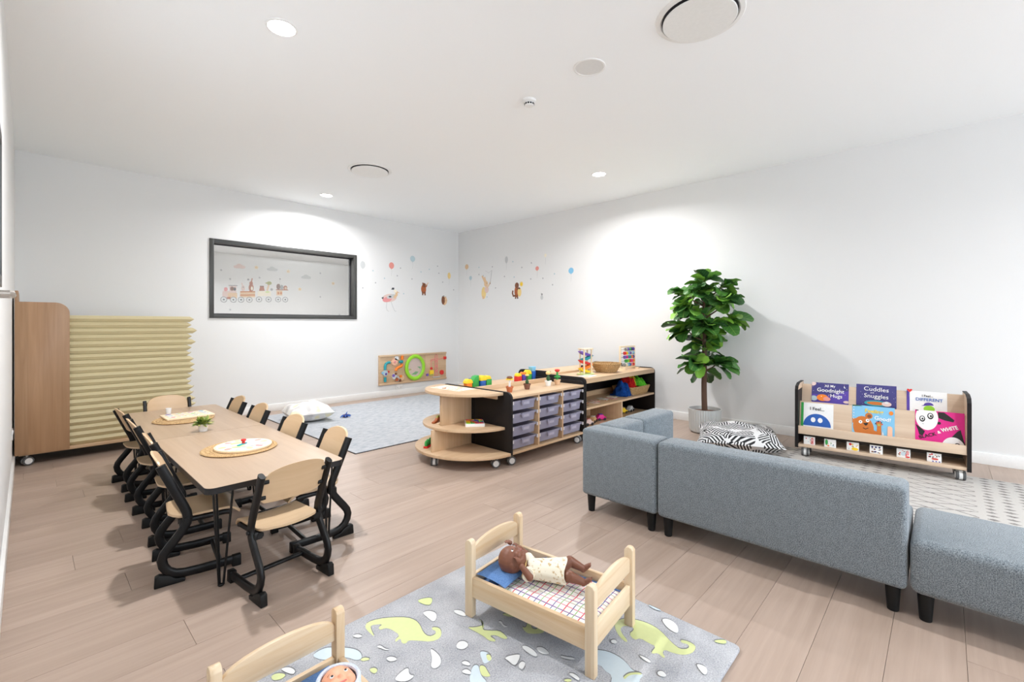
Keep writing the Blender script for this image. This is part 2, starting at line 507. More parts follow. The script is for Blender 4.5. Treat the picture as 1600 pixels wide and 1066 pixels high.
obj('window_pane', MB().box(XL - 0.09, XL - 0.084, LY0 + .045, LY1 - .045, LZ0 + .045, LZ1 - .045), 'window_glass', win2)
dor = struct(link('door_1', None)); dor.empty_display_size = 0.05
obj('door_frame', rect_frame(DX0, DX1, 0.0, DZ1, 0.05, YF - T, YF + 0.004), 'frame_grey', dor, bevel=0.002)
half = (DX0 + DX1) / 2
obj('door_leaf', rect_frame(DX0 + .05, half + .03, 0.05, DZ1 - .05, 0.06, YF - 0.06, YF - 0.025), 'frame_grey', dor, bevel=0.002)
obj('door_leaf', rect_frame(half - .03, DX1 - .05, 0.05, DZ1 - .05, 0.06, YF - 0.105, YF - 0.07), 'frame_grey', dor, bevel=0.002)
obj('door_pane', MB().box(DX0 + .1, half - .02, YF - 0.045, YF - 0.04, 0.1, DZ1 - .1), 'window_glass', dor)
obj('door_pane', MB().box(half + .02, DX1 - .1, YF - 0.09, YF - 0.085, 0.1, DZ1 - .1), 'window_glass', dor)

for nm, lx, ly, lz, sx, sy, rt in (('door_portal', (DX0 + DX1) / 2, YF - T - .01, DZ1 / 2, DX1 - DX0, DZ1, (PI / 2, 0, 0)), ('window_portal', XL - T - .01, (LY0 + LY1) / 2, (LZ0 + LZ1) / 2, LY1 - LY0, LZ1 - LZ0, (PI / 2, 0, -PI / 2))):
    ld = bpy.data.lights.new(nm, 'AREA'); ld.shape = 'RECTANGLE'; ld.size = sx; ld.size_y = sy
    ld.cycles.is_portal = True
    lo = bpy.data.objects.new(nm, ld); COL.objects.link(lo)
    lo.location = (lx, ly, lz); lo.rotation_euler = rt
# the room next door, seen through the internal window
NY0, NY1, NX0, NX1 = YB + T, 11.70, -0.22, 7.4
plain('next_floor', rgb(186, 180, 174), .5)
struct(obj('floor', MB().box(NX0, NX1, NY0, NY1, -0.06, 0), 'next_floor'))
struct(obj('ceiling', MB().box(NX0 - T, NX1 + T, NY0, NY1 + T, CEILING_Z, CEILING_Z + 0.1), 'ceiling_paint'))
struct(obj('wall_back', MB().box(NX0 - T, NX1 + T, NY1, NY1 + T, 0, CEILING_Z), 'wall_paint'))
struct(obj('wall_left', MB().box(NX0 - T, NX0, NY0, NY1, 0, CEILING_Z), 'wall_paint'))
struct(obj('wall_right', MB().box(NX1, NX1 + T, NY0, NY1, 0, CEILING_Z), 'wall_paint'))
struct(obj('wall_front', MB().box(XR + T, NX1 + T, NY0 - T, NY0, 0, CEILING_Z), 'wall_paint'))

# ================================================================== ceiling fittings
glow('lamp_lens', (1.0, 0.97, 0.93, 1), 14.0)
def downlight(x, y, label, power):
    t = thing('ceiling_downlight', label, 'downlight', (x, y, CEILING_Z), group='recessed ceiling downlights')
    obj('trim_ring', MB().lathe([(0.066, -0.001), (0.069, -0.006), (0.077, -0.004), (0.080, 0.0)], 32), 'white_plastic', t)
    obj('lamp_lens', MB().lathe([(0, -0.0045), (0.04, -0.0045), (0.067, -0.0025)], 32), 'lamp_lens', t, recalc=False)
    ld = bpy.data.lights.new('downlight_lamp', 'AREA')
    ld.shape = 'DISK'; ld.size = 0.10; ld.energy = power; ld.color = (0.985, 0.985, 1.0)
    ld.spread = math.radians(160)
    lo = bpy.data.objects.new('downlight_lamp', ld); COL.objects.link(lo)
    lo.parent = t; lo.location = (0, 0, -0.008)
    return t
DL_LABELS = ['large bright round downlight in the ceiling above the long table', 'small bright downlight in the ceiling just in front of the internal window',
             'bright downlight in the ceiling over the tall shelf, nearest the right wall', 'unseen downlight in the ceiling behind the camera, halfway to the glazed doors',
             'unseen added downlight close to the glazed doors on the left wall side', 'unseen added downlight close to the glazed doors on the right wall side']
for (x, y), lb in zip(DOWNLIGHTS, DL_LABELS):
    downlight(x, y, lb, LAMP_POWER)
for i, (x, y) in enumerate(((1.6, 9.2), (4.6, 9.2))):  # lamps out of view, added to brighten the next room
    downlight(x, y, ['unseen downlight added to light the next room on the table side', 'unseen downlight added to light the next room in front of its mural'][i], LAMP_POWER * 1.7)

def diffuser(x, y, label, R=0.19):
    t = thing('air_diffuser', label, 'air vent', (x, y, CEILING_Z), group='round ceiling air diffusers')
    obj('outer_ring', MB().lathe([(R * 0.98, -0.001), (R * 1.02, -0.008), (R * 1.13, -0.006), (R * 1.16, 0.0)], 48), 'white_plastic', t)
    obj('throat', MB().lathe([(0, -0.0015), (R * 0.98, -0.0015), (R * 0.985, -0.001)], 48), 'vent_dark', t, recalc=False)
    obj('face_plate', MB().lathe([(0, -0.006), (R * 0.86, -0.006), (R * 0.95, -0.014), (R * 0.955, -0.018), (R * 0.94, -0.021), (0, -0.022)], 48), 'white_plastic', t)
    obj('stem', MB().cyl((0, 0, -0.007), 0.02, 0.006), 'vent_dark', t)
diffuser(2.402, 0.93, 'large round white air diffuser cut by the top of the picture')
diffuser(2.441, 4.337, 'round white air diffuser farther back above the low shelves')
t = thing('ceiling_speaker', 'flat round pale grey speaker grille in the ceiling', 'speaker', (2.401, 1.608, CEILING_Z))
obj('rim', MB().lathe([(0.085, -0.001), (0.088, -0.006), (0.097, -0.005), (0.1, 0)], 40), 'white_plastic', t)
obj('grille', MB().lathe([(0, -0.004), (0.05, -0.004), (0.087, -0.003)], 40), 'speaker_mesh', t, recalc=False)
t = thing('smoke_detector', 'small white dome smoke detector with dark slots on the ceiling', 'smoke detector', (2.463, 2.159, CEILING_Z))
obj('body', MB().lathe([(0.05, 0), (0.05, -0.012), (0.044, -0.018), (0.034, -0.02), (0.034, -0.036), (0.028, -0.042), (0, -0.044)], 32), 'white_plastic', t)
for i in range(12):
    a = 2 * PI * i / 12
    obj('slot', MB().box(-0.006, 0.006, -0.001, 0.001, -0.0345, -0.0235), 'black_plastic', t, loc=(0.0343 * math.cos(a), 0.0343 * math.sin(a), 0), rot=(0, 0, a + PI / 2))

# ================================================================== small things on the walls
t = thing('lever_handle', 'satin metal lever handle with a curved end on the left wall', 'handle', (XL, 1.86, 1.185))
obj('rose', MB().cyl((0, 0, 0), 0.026, 0.008, axis='x', n=24), 'satin_metal', t)
obj('lever', MB().tube([(0.006, 0, 0), (0.046, 0, 0), (0.052, 0.012, 0), (0.052, 0.06, 0), (0.052, 0.125, 0), (0.046, 0.142, 0), (0.03, 0.148, 0), (0.014, 0.148, 0)], 0.006, 0.0085, n=10, side=(0, 0, 1)), 'satin_metal', t)
def outlet(label, mat):
    t = thing('power_outlet', label, 'power outlet', mat=mat)
    obj('plate', MB().box(-0.058, 0.058, -0.036, 0.036, 0, 0.006), 'white_plastic', t, bevel=0.002)
    for sx in (-1, 1):
        obj('switch', MB().box(sx * .036 - .006, sx * .036 + .006, 0.008, 0.022, 0.006, 0.009), 'trim_paint', t, bevel=0.0006)
        for a in (-.5, .5):
            obj('socket_slot', MB().box(-.0012, .0012, -.005, .005, .0055, .0065), 'ink', t, loc=(sx * .03 + a * .016, -.008, 0), rot=(0, 0, a))
        obj('socket_slot', MB().box(-.0012, .0012, -.005, .005, .0055, .0065), 'ink', t, loc=(sx * .03, -.02, 0))
outlet('white double power outlet low on the wall under the activity board', basis((1, 0, 0), (0, 0, 1), (0, -1, 0), (3.98, YB - 0.0005, 0.128)))
outlet('white double power outlet on the left wall beside the mat trolley', basis((0, 1, 0), (0, 0, 1), (1, 0, 0), (XL + 0.0005, 5.0, 0.29)))

# ================================================================== castors
_castor_house = mesh_of('castor', MB().box(-.014, .014, -.024, .024, .060, .066).cyl((0, 0, .065), .008, .020, n=10).prism(ell(0, .032, .030, .030, 20), -.0095, .0095, 'y'), 'hub_white')
_castor_tyre = mesh_of('tyre', MB().lathe([(.020, -.008), (.031, -.008), (.034, -.005), (.034, .005), (.031, .008), (.020, .008), (.020, -.008)], 22, axis='y'), 'grey_tyre')
_castor_hub = mesh_of('hub', MB().lathe([(0, .005), (.023, .005), (.023, .010), (.012, .0115), (0, .0115)], 22, axis='y'), 'hub_white')
def castor(parent, x, y, z=0.0, rotz=0.0, top=None):
    """twin-wheel castor standing with its wheels on local z"""
    c = link('castor', _castor_house, parent, (x, y, z), (0, 0, rotz))
    for s in (-1, 1):
        link('tyre', _castor_tyre, c, (0, s * .018, .034))
        link('hub', _castor_hub, c, (0, s * .018, .034), (0, 0, 0 if s > 0 else PI))
    return c

# ================================================================== trolley of sleep mats
TX, TY = -0.072, 5.165
t = thing('mat_trolley', 'tall brown wooden trolley on castors holding the stack of cream sleep mats', 'trolley', (TX, TY, 0))
r = 0.085
fp = [(0.004, 0.09), (0.308, 0.09), (0.308, 1.275 - r)] + [(0.308 - r + r * math.cos(a), 1.275 - r + r * math.sin(a)) for a in [PI / 2 * i / 8 for i in range(1, 9)]] + [(0.004, 1.275)]
obj('front_panel', MB().prism(fp, 0.0, 0.018), 'laminate_brown', t, bevel=0.002)
obj('back_panel', MB().prism(fp, 0.70, 0.718), 'laminate_brown', t, bevel=0.002)
obj('end_panel', MB().box(0.004, 0.024, 0.019, 0.699, 0.09, 1.36), 'laminate_brown', t, bevel=0.003)
obj('base_board', MB().box(0.025, 1.20, 0.012, 0.70, 0.082, 0.108), 'laminate_x', t, bevel=0.002)
obj('skirt', MB().box(0.012, 1.18, 0.06, 0.66, 0.072, 0.0815), 'black_plastic', t)
for cx, cy in ((0.07, 0.05), (1.12, 0.07), (0.07, 0.63), (1.12, 0.63)):
    castor(t, cx, cy, 0, 0.35 if cx < .5 else -.3)
NM, MZ0, MH = 20, 0.1085, 0.0533
ordn = ['topmost', 'second', 'third', 'fourth', 'fifth', 'sixth', 'seventh', 'eighth', 'ninth', 'tenth', 'eleventh', 'twelfth', 'thirteenth', 'fourteenth', 'fifteenth', 'sixteenth', 'seventeenth', 'eighteenth', 'nineteenth', 'lowest']
mr = random.Random(5)
for i in range(NM):
    z0 = MZ0 + i * MH
    k = NM - 1 - i
    Lx = 1.155 + mr.uniform(-0.022, 0.022) + (0.03 if k == 2 else 0)
    y0 = 0.024 + mr.uniform(-0.003, 0.004)
    x0, y1 = 0.03, 0.66
    e = 0.019; px = 0.034
    def ring(z, dx, dy, dr):
        return [(x0 + dx, y0 + dy, z), (Lx - dr, y0 + dy, z), (Lx - dr, y1 - dy, z), (x0 + dx, y1 - dy, z)]
    mb = MB()
    lv = [ring(0.0005, .004, e, px), ring(0.006, .002, e * .72, px * .8), ring(MH * .5, 0, 0, 0), ring(MH - .006, .002, e * .72, px * .8), ring(MH - .0006, .004, e, px)]
    vs = [p for q in lv for p in q]; fs = [(3, 2, 1, 0), (16, 17, 18, 19)]
    for a in range(4):
        for j in range(4):
            fs.append((a * 4 + j, a * 4 + (j + 1) % 4, a * 4 + 4 + (j + 1) % 4, a * 4 + 4 + j))
    mb.add(vs, fs)
    m = obj('sleep_mat', mb, 'mat_cream', None, loc=(TX, TY, z0))
    where = 'topmost of' if k == 0 else ('lowest of' if k == 19 else ordn[k] + ' from the top of')
    tag(m, 'folded cream vinyl sleep mat, %s the trolley stack' % where, 'sleep mat', 'cream sleep mats stacked on the trolley')
    tb = MB().box(0, 0.012, 0, 0.03, 0, 0.004)
    if k in (6, 11, 12, 13, 15):
        obj('fold_flap', MB().add([(Lx - .03, y0 + .002, MH * .5), (Lx + .012, y0 + .03, MH * .5 + .012), (Lx + .016, y0 + .10, MH * .5 - .004), (Lx - .01, y0 + .12, MH * .5),
                                   (Lx - .03, y0 + .002, MH * .5 - .004), (Lx + .012, y0 + .03, MH * .5 + .008), (Lx + .016, y0 + .10, MH * .5 - .008), (Lx - .01, y0 + .12, MH * .5 - .004)],
                                  [(0, 1, 2, 3), (7, 6, 5, 4), (0, 4, 5, 1), (1, 5, 6, 2), (2, 6, 7, 3), (3, 7, 4, 0)]), 'mat_cream', m)

# ================================================================== tables
def rrect(x0, x1, y0, y1, rs, n=6):
    """rounded rectangle; rs = radii for (x0,y0),(x1,y0),(x1,y1),(x0,y1)"""
    out = []
    for (cx, cy, sx, sy, a0), r in zip(((x0, y0, 1, 1, PI), (x1, y0, -1, 1, 1.5 * PI), (x1, y1, -1, -1, 0), (x0, y1, 1, -1, .5 * PI)), rs):
        for i in range(n + 1):
            a = a0 + PI / 2 * i / n
            out.append((cx + sx * r + r * math.cos(a), cy + sy * r + r * math.sin(a)))
    return out
TZ = 0.435
def table(label, y0, y1, rs):
    t = thing('activity_table', label, 'table', (0.785, (y0 + y1) / 2, 0), group='low tables pushed end to end')
    hy = (y1 - y0) / 2
    outline = rrect(-.293, .293, -hy, hy, rs)
    obj('edge_band', MB().prism(outline, TZ - .026, TZ - .0012, 'z'), 'black_edge', t)
    obj('tabletop', MB().prism(rrect(-.2915, .2915, -hy + .0012, hy - .0012, rs), TZ - .0011, TZ, 'z'), 'table_laminate', t)
    for sx in (-1, 1):
        for sy in (-1, 1):
            bx, by = sx * .228, sy * (hy - .055)
            leg = obj('leg', MB().box(bx - .045, bx + .045, by - .045, by + .045, TZ - .0295, TZ - .0262), 'black_powder', t)
            for dx, dy in ((-.026, .002), (-.006, .036), (.048, .004)):
                top = Vector((bx - sx * dx * sx * sx + 0, by - sy * dy, TZ - .03))
                top = Vector((bx - sx * dx, by - sy * dy, TZ - .03))
                bot = Vector((bx - sx * dx * .22, by - sy * dy * .22, 0.006))
                obj('hairpin_rod', MB().tube([top, bot + (top - bot) * .1, bot], .0048, n=8), 'black_powder', leg)
            obj('hairpin_foot', MB().ball((bx - sx * .001, by, .0066), (.0125, .008, .0065), 10), 'black_powder', leg)
    return t
table('low wooden table with black hairpin legs, the one nearest the camera', 2.155, 3.2915, (.035, .035, .004, .004))
table('low wooden table with black hairpin legs, the one nearest the mat trolley', 3.2935, 4.43, (.004, .004, .035, .035))

# ================================================================== chairs
def make_chair():
    t = thing('toddler_chair', '', 'chair', group='beech and black chairs around the table')
    hw = 0.142
    prof = [(-.136, .505), (-.115, .456), (-.084, .383), (-.056, .318), (-.046, .292), (-.042, .268), (-.046, .244), (-.058, .220), (-.082, .188), (-.108, .155), (-.124, .132), (-.131, .108), (-.126, .082), (-.112, .058), (-.088, .041), (-.055, .033), (0.0, .030), (.14, .030), (.150, .030)]
    for s in (-1, 1):
        fr = obj('side_frame', MB().tube([(x, s * hw, z) for x, z in prof], .0185, .0115, n=14, side=(0, 1, 0), power=0.72), 'black_powder', t)
        obj('foot_block', MB().prism([(-.158, 0), (-.052, 0), (-.050, .016), (-.085, .022), (-.104, .040), (-.140, .052), (-.155, .046)], s * hw - .0135, s * hw + .0135, 'y'), 'black_plastic', fr, bevel=.003)
        obj('runner_cap', MB().box(.122, .158, s * hw - .0135, s * hw + .0135, .0, .0495), 'black_plastic', fr, bevel=.004)
        obj('seat_rail', MB().tube([(-.075, s * .118, .249), (.02, s * .118, .247), (.10, s * .118, .247), (.118, s * .118, .243)], .010, .012, n=10, side=(0, 1, 0), power=.6), 'black_powder', t)
        obj('seat_bracket', MB().box(-.072, -.030, s * .109 if s > 0 else s * .142, s * .142 if s > 0 else s * .109, .232, .258), 'black_plastic', t, bevel=.003)
        obj('bolt', MB().cyl((-.046, s * hw + (.0115 if s > 0 else -.0175), .262), .008, .006, axis='y', n=12), 'black_plastic', t)
        for z in (.405, .475):
            xl = -.136 + (.505 - z) * .4275
            obj('back_tab', MB().tube([(xl - .006, s * .136, z), (xl - .008, s * .122, z), (xl - .008, s * .112, z)], .0085, .0045, n=10, side=(1, 0, 0)), 'black_plastic', t)
    obj('cross_bar', MB().tube([(.078, -.138, .031), (.078, .138, .031)], .0115, .0095, n=12, side=(0, 0, 1)), 'black_powder', t)
    # moulded ply seat: scooped, rounded at the back, rolled over at the front
    def sxz(u):
        x = -.108 + .268 * u
        z = .2655
        if x > .105: z -= ((x - .105) / .055) ** 2 * .030
        if x < -.04: z += ((-.04 - x) / .068) ** 2 * .008
        return x, z
    def hwid(u):
        w = .124
        if u < .22: w *= math.sqrt(max(0, 1 - ((.22 - u) / .22) ** 2 * .62))
        if u > .9: w *= 1 - (u - .9) * .35
        return w
    def top(u, v):
        x, z = sxz(u); w = hwid(u); q = 2 * v - 1
        return (x, q * w, z + .006 * q * q)
    def bot(u, v):
        p = top(u, v); return (p[0] - (.004 if u > .9 else 0), p[1], p[2] - .0095)
    obj('seat', MB().grid(top, 16, 10, thick=bot), 'beech_ply', t, angle=50)
    # ply backrest bowed between the uprights, arched along its top edge
    def bpt(u, v):
        q = 2 * v - 1
        y = q * .128
        arch = .503 + .031 * (1 - abs(q) ** 2.4)
        cr = max(0, abs(q) - .82) / .18
        arch -= .022 * cr ** 2
        low = .372 + .014 * cr ** 2 + .004 * q * q
        z = low + (arch - low) * u
        x = -.136 + (.505 - z) * .4275 - .014 * (1 - q * q) + .006
        return (x, y, z)
    def bpt2(u, v):
        p = bpt(u, v); return (p[0] - .0095, p[1], p[2] + .002)
    obj('backrest', MB().grid(bpt, 8, 16, thick=bpt2), 'beech_back', t, angle=50)
    return t
chair0 = make_chair()
D = math.radians
CH = [(0.757, 2.094, D(96), 'wooden chair with its back to the camera at the near table end'),
      (0.535, 2.514, D(-7), 'chair nearest the camera on the left wall side of the table'),
      (0.572, 2.995, D(-3), 'second chair from the camera on the left wall side of the table'),
      (0.570, 3.542, D(0), 'third chair from the camera on the left wall side of the table'),
      (0.568, 4.067, D(4), 'chair nearest the mat trolley on the left wall side of the table'),
      (1.030, 2.425, D(178), 'chair nearest the camera on the grey rug side of the table'),
      (1.012, 2.945, D(181), 'second chair from the camera on the grey rug side of the table'),
      (1.008, 3.545, D(180), 'third chair from the camera on the grey rug side of the table'),
      (1.008, 4.035, D(180), 'farthest chair on the grey rug side of the table'),
      (0.760, 4.347, D(-91), 'chair at the far table end facing the camera before the mat stack')]
for i, (x, y, a, lb) in enumerate(CH):
    c = chair0 if i == 0 else copy_tree(chair0)
    c.location = (x, y, 0); c.rotation_euler = (0, 0, a); c['label'] = lb

# ================================================================== things on the table
def woven_mat(name, x, y, rx, ry, z, label, rot=0.0):
    t = thing(name, label, 'placemat', (x, y, z), rot, group='round woven placemats')
    n = 9
    for i in range(n):
        r = (i + .5) / n
        mb = MB()
        path = [(rx * r * math.cos(2 * PI * j / 40), ry * r * math.sin(2 * PI * j / 40), .0052) for j in range(41)]
        mb.tube(path, .0046, rx / n * .62, n=6, side=(0, 0, 1)) if False else mb.tube(path, rx / n * .56, .005, n=6, side=(0, 0, 1), cap=False)
        obj('straw_coil', mb, 'straw', t)
    return t
m, nt, b = base_mat('straw', rgb(206, 166, 110), 0.8)
N, L = nt.nodes, nt.links
tc = N.new('ShaderNodeTexCoord'); wv = N.new('ShaderNodeTexNoise'); wv.inputs['Scale'].default_value = 260
L.new(tc.outputs['Object'], wv.inputs['Vector'])
rp = N.new('ShaderNodeValToRGB'); rp.color_ramp.elements[0].position = .38; rp.color_ramp.elements[1].position = .6
rp.color_ramp.elements[0].color = rgb(150, 114, 70); rp.color_ramp.elements[1].color = rgb(204, 172, 124)
L.new(wv.outputs['Fac'], rp.inputs['Fac']); L.new(rp.outputs['Color'], b.inputs['Base Color'])
bp = N.new('ShaderNodeBump'); bp.inputs['Strength'].default_value = .5; bp.inputs['Distance'].default_value = .003
L.new(wv.outputs['Fac'], bp.inputs['Height']); L.new(bp.outputs['Normal'], b.inputs['Normal'])

woven_mat('placemat', 0.782, 2.745, .178, .178, TZ, 'round woven straw placemat under the round picture board')
woven_mat('placemat', 0.752, 3.862, .178, .178, TZ, 'round woven straw placemat under the rectangular puzzle board')
PZ = TZ + .0106
t = thing('puzzle_board', 'round wooden picture puzzle with a red knob on the near placemat', 'puzzle', (0.795, 2.73, PZ))
obj('board', MB().prism(ell(0, 0, .135, .135, 40), 0, .011, 'z'), 'birch', t, bevel=.002)
it = []
rr = random.Random(3)
it.append(('cream', ell(0, 0, .125, .125, 36)))
for q in range(12):
    a = 2 * PI * q / 12
    it.append((['soft_yellow', 'soft_red', 'soft_blue', 'leaf_print', 'rose', 'ice'][q % 6], ell(.1 * math.cos(a), .1 * math.sin(a), .02, .016, 10, a)))
it.append(('ice', ell(0.01, -.01, .07, .06, 20))); it.append(('soft_blue', ell(.03, .01, .04, .03, 14))); it.append(('leaf_print', ell(-.03, -.03, .035, .02, 12))); it.append(('soft_yellow', ell(-.02, .045, .03, .02, 12)))
prints('printed_picture', it, t, mat=Matrix.Translation((0, 0, .011)))
obj('pointer', MB().box(-.045, .02, -.007, .007, 0, .005), 'teal', t, bevel=.001, loc=(0, 0, .0135), rot=(0, 0, .7))
obj('knob', MB().lathe([(0, 0), (.009, 0), (.007, .008), (.013, .014), (.012, .021), (0, .024)], 16), 'red', t, loc=(0.0, .0, .0187))
t = thing('puzzle_board', 'rectangular wooden puzzle board of coloured pictures on the far placemat', 'puzzle', (0.785, 3.93, PZ), D(2))
obj('board', MB().box(-.14, .14, -.11, .11, 0, .012), 'birch', t, bevel=.002)
for q in range(4):
    for w in range(3):
        cx, cy = -.098 + q * .066, -.066 + w * .066
        cc = ['soft_red', 'leaf_print', 'soft_blue', 'soft_yellow', 'rose', 'ice', 'lemon', 'sky', 'peach', 'soft_grey', 'purple', 'lime'][(q * 3 + w * 5) % 12]
        p = obj('puzzle_piece', MB().prism(ell(cx, cy, .024, .02, 14, rr.uniform(0, 3)), .012, .0145, 'z'), 'chalk', t)
        prints('piece_print', [(cc, ell(cx, cy, .017, .013, 10, rr.uniform(0, 3))), (['red', 'green', 'violet', 'orange'][(q + w) % 4], ell(cx + .006, cy, .005, .005, 8))], p, mat=Matrix.Translation((0, 0, .0145)))
def leaf_blade(L_, W_, bend, nl=4):
    mb = MB()
    def P(u, v):
        w = W_ * math.sin(PI * min(1, .08 + u * .92)) ** .8
        return ((2 * v - 1) * w, L_ * u * (1 - .25 * bend * u), L_ * u * (1 - bend * u) * .9)
    return mb.grid(P, nl, 2)
m, nt, b = base_mat('small_leaf', rgb(120, 150, 60), .5)
N, L = nt.nodes, nt.links
oi = N.new('ShaderNodeObjectInfo'); rp = N.new('ShaderNodeValToRGB')
rp.color_ramp.elements[0].color = rgb(84, 116, 50); rp.color_ramp.elements[1].color = rgb(196, 202, 110)
L.new(oi.outputs['Random'], rp.inputs['Fac']); L.new(rp.outputs['Color'], b.inputs['Base Color'])
t = thing('potted_plant', 'tiny green leafy plant in a white pot in the middle of the table', 'plant', (0.752, 3.36, TZ))
obj('pot', MB().lathe([(0, 0), (.022, 0), (.028, .045), (.030, .047), (.027, .047), (.025, .04), (0, .039)], 24), 'white_plastic', t)
obj('soil', MB().lathe([(0, .0415), (.0245, .0405)], 18), 'brown', t, recalc=False)
blade = mesh_of('leaf', leaf_blade(.062, .008, .45), 'small_leaf', recalc=False)
for i in range(84):
    a = rr.uniform(0, 2 * PI); tilt = rr.uniform(-.55, .55)
    link('leaf', blade, t, (.012 * math.cos(a) * rr.random(), .012 * math.sin(a) * rr.random(), .038), (rr.uniform(-.6, .75), tilt * .6, a))
t = thing('small_cup', 'tiny white cup at the far end of the table', 'cup', (0.722, 4.205, TZ))
obj('bowl', MB().lathe([(0, 0), (.015, 0), (.019, .04), (.0178, .04), (.0138, .003), (0, .003)], 24), 'white_plastic', t)

# ================================================================== modular sofa
def soft_box(x0, x1, y0, y1, z0, z1, r=.02, segs=3):
    return MB().box(x0, x1, y0, y1, z0, z1)
def cushion_block(name, parent, x0, x1, y0, y1, z0, z1, r=.022):
    g = .0015
    return obj(name, MB().box(x0 + g, x1 - g, y0 + g, y1 - g, z0, z1), 'sofa_grey', parent, bevel=r, segs=4)
leg_mesh = mesh_of('leg', MB().lathe([(0, 0), (.0165, 0), (.0185, .002), (.0255, .104), (0, .104)], 22), 'black_plastic')
def sofa_legs(t, x0, x1, y0, y1):
    for x in (x0 + .045, x1 - .045):
        for y in (y0 + .045, y1 - .045):
            link('leg', leg_mesh, t, (x, y, 0))
SZ, SB, ST = .30, .10, .488
BT2 = .165
def module(label, x0, x1, y0, y1, backs):
    t = thing('sofa_module', label, 'sofa', ((x0 + x1) / 2, (y0 + y1) / 2, 0), group='grey modular sofa')
    w, d = (x1 - x0) / 2, (y1 - y0) / 2
    if backs:
        # one upholstered body per back, the seat block fills the rest
        a0, a1, b0, b1 = -w, w, -d, d
        if 'x' in backs:
            cushion_block('backrest', t, -w, -w + BT2, -d, d, SB, ST); a0 = -w + BT2
        if 'y' in backs:
            cushion_block('backrest', t, a0, w, d - BT2, d, SB, ST); b1 = d - BT2
        cushion_block('seat', t, a0, a1, b0, b1, SB, SZ)
    else:
        cushion_block('seat', t, -w, w, -d, d, SB, SZ, .03)
    sofa_legs(t, -w, w, -d, d)
    return t
module('long grey fabric sofa seat with its straight back towards the camera', 2.25, 2.72, 0.102, 1.094, 'x')
module('grey fabric corner seat with two backs, nearest the tray shelf', 2.25, 2.72, 1.097, 1.566, 'xy')
module('grey fabric sofa seat with one back, nearest the fig tree', 2.723, 3.165, 1.097, 1.566, 'y')
module('backless grey fabric ottoman bench at the right edge of the picture', 2.25, 2.72, -0.892, 0.098, '')

# ================================================================== rugs
def rug_mat(name, base, kind):
    m, nt, b = base_mat(name, base, .95, 0, .1)
    N, L = nt.nodes, nt.links
    tc = N.new('ShaderNodeTexCoord')
    n1 = N.new('ShaderNodeTexNoise'); n1.inputs['Scale'].default_value = 130; n1.inputs['Detail'].default_value = 4
    L.new(tc.outputs['Object'], n1.inputs['Vector'])
    bp = N.new('ShaderNodeBump'); bp.inputs['Strength'].default_value = .5; bp.inputs['Distance'].default_value = .006
    L.new(n1.outputs['Fac'], bp.inputs['Height']); L.new(bp.outputs['Normal'], b.inputs['Normal'])
    return m, nt, b, tc, n1
m, nt, b, tc, n1 = rug_mat('rug_grey', rgb(206, 209, 212), 0)
N, L = nt.nodes, nt.links
mp = N.new('ShaderNodeMapping'); mp.inputs['Scale'].default_value = (5, 26, 1)
L.new(tc.outputs['Object'], mp.inputs['Vector'])
n2 = N.new('ShaderNodeTexNoise'); n2.inputs['Scale'].default_value = 2.2; n2.inputs['Detail'].default_value = 8; n2.inputs['Roughness'].default_value = .7; n2.inputs['Distortion'].default_value = .5
L.new(mp.outputs[0], n2.inputs['Vector'])
rp = N.new('ShaderNodeValToRGB')
rp.color_ramp.elements[0].position = .36; rp.color_ramp.elements[0].color = rgb(152, 159, 168)
rp.color_ramp.elements[1].position = .56; rp.color_ramp.elements[1].color = rgb(192, 194, 197)
L.new(n2.outputs['Fac'], rp.inputs['Fac']); L.new(rp.outputs['Color'], b.inputs['Base Color'])
r = thing('floor_rug', 'large pale grey mottled rug lying behind the round shelf end', 'rug', (1.91, 3.63, 0))
obj('pile', MB().box(0, 3.0, 0, 2.26, .003, .010), 'rug_grey', r, bevel=.002)
obj('backing', MB().box(-.004, 3.004, -.004, 2.264, 0, .0045), 'black_edge', r)

m, nt, b, tc, n1 = rug_mat('rug_berber', rgb(214, 209, 203), 0)
N, L = nt.nodes, nt.links
sp = N.new('ShaderNodeSeparateXYZ'); L.new(tc.outputs['Object'], sp.inputs[0])
nd = N.new('ShaderNodeTexNoise'); nd.inputs['Scale'].default_value = 30; L.new(tc.outputs['Object'], nd.inputs['Vector'])
def mth(op, a, b_=None, c=None):
    q = N.new('ShaderNodeMath'); q.operation = op
    for i, w in enumerate((a, b_, c)):
        if w is None: continue
        if isinstance(w, (int, float)): q.inputs[i].default_value = w
        else: L.new(w, q.inputs[i])
    return q.outputs[0]
xs, ys = sp.outputs['X'], sp.outputs['Y']
wob = mth('MULTIPLY_ADD', nd.outputs['Fac'], .02, -.01)
# thin crossed lines in bands along y, rows of dashes between the bands
d1 = mth('ABSOLUTE', mth('SUBTRACT', mth('FRACT', mth('ADD', mth('MULTIPLY', xs, 9.0), mth('MULTIPLY', ys, 4.5))), .5))
d2 = mth('ABSOLUTE', mth('SUBTRACT', mth('FRACT', mth('ADD', mth('MULTIPLY', xs, 9.0), mth('MULTIPLY', ys, -4.5))), .5))
lat = mth('LESS_THAN', mth('MINIMUM', d1, d2), mth('MULTIPLY_ADD', nd.outputs['Fac'], .16, -.035))
band = mth('FRACT', mth('MULTIPLY', mth('ADD', ys, .28), 1.55))
inlat = mth('LESS_THAN', band, .52)
ca = mth('ABSOLUTE', mth('SUBTRACT', mth('FRACT', mth('MULTIPLY', xs, 15.0)), .5))
cb = mth('ABSOLUTE', mth('SUBTRACT', mth('FRACT', mth('MULTIPLY', mth('SUBTRACT', band, .60), 8.0)), .5))
dash = mth('LESS_THAN', mth('ADD', mth('MULTIPLY', ca, 1.3), cb), mth('MULTIPLY_ADD', nd.outputs['Fac'], .5, .10))
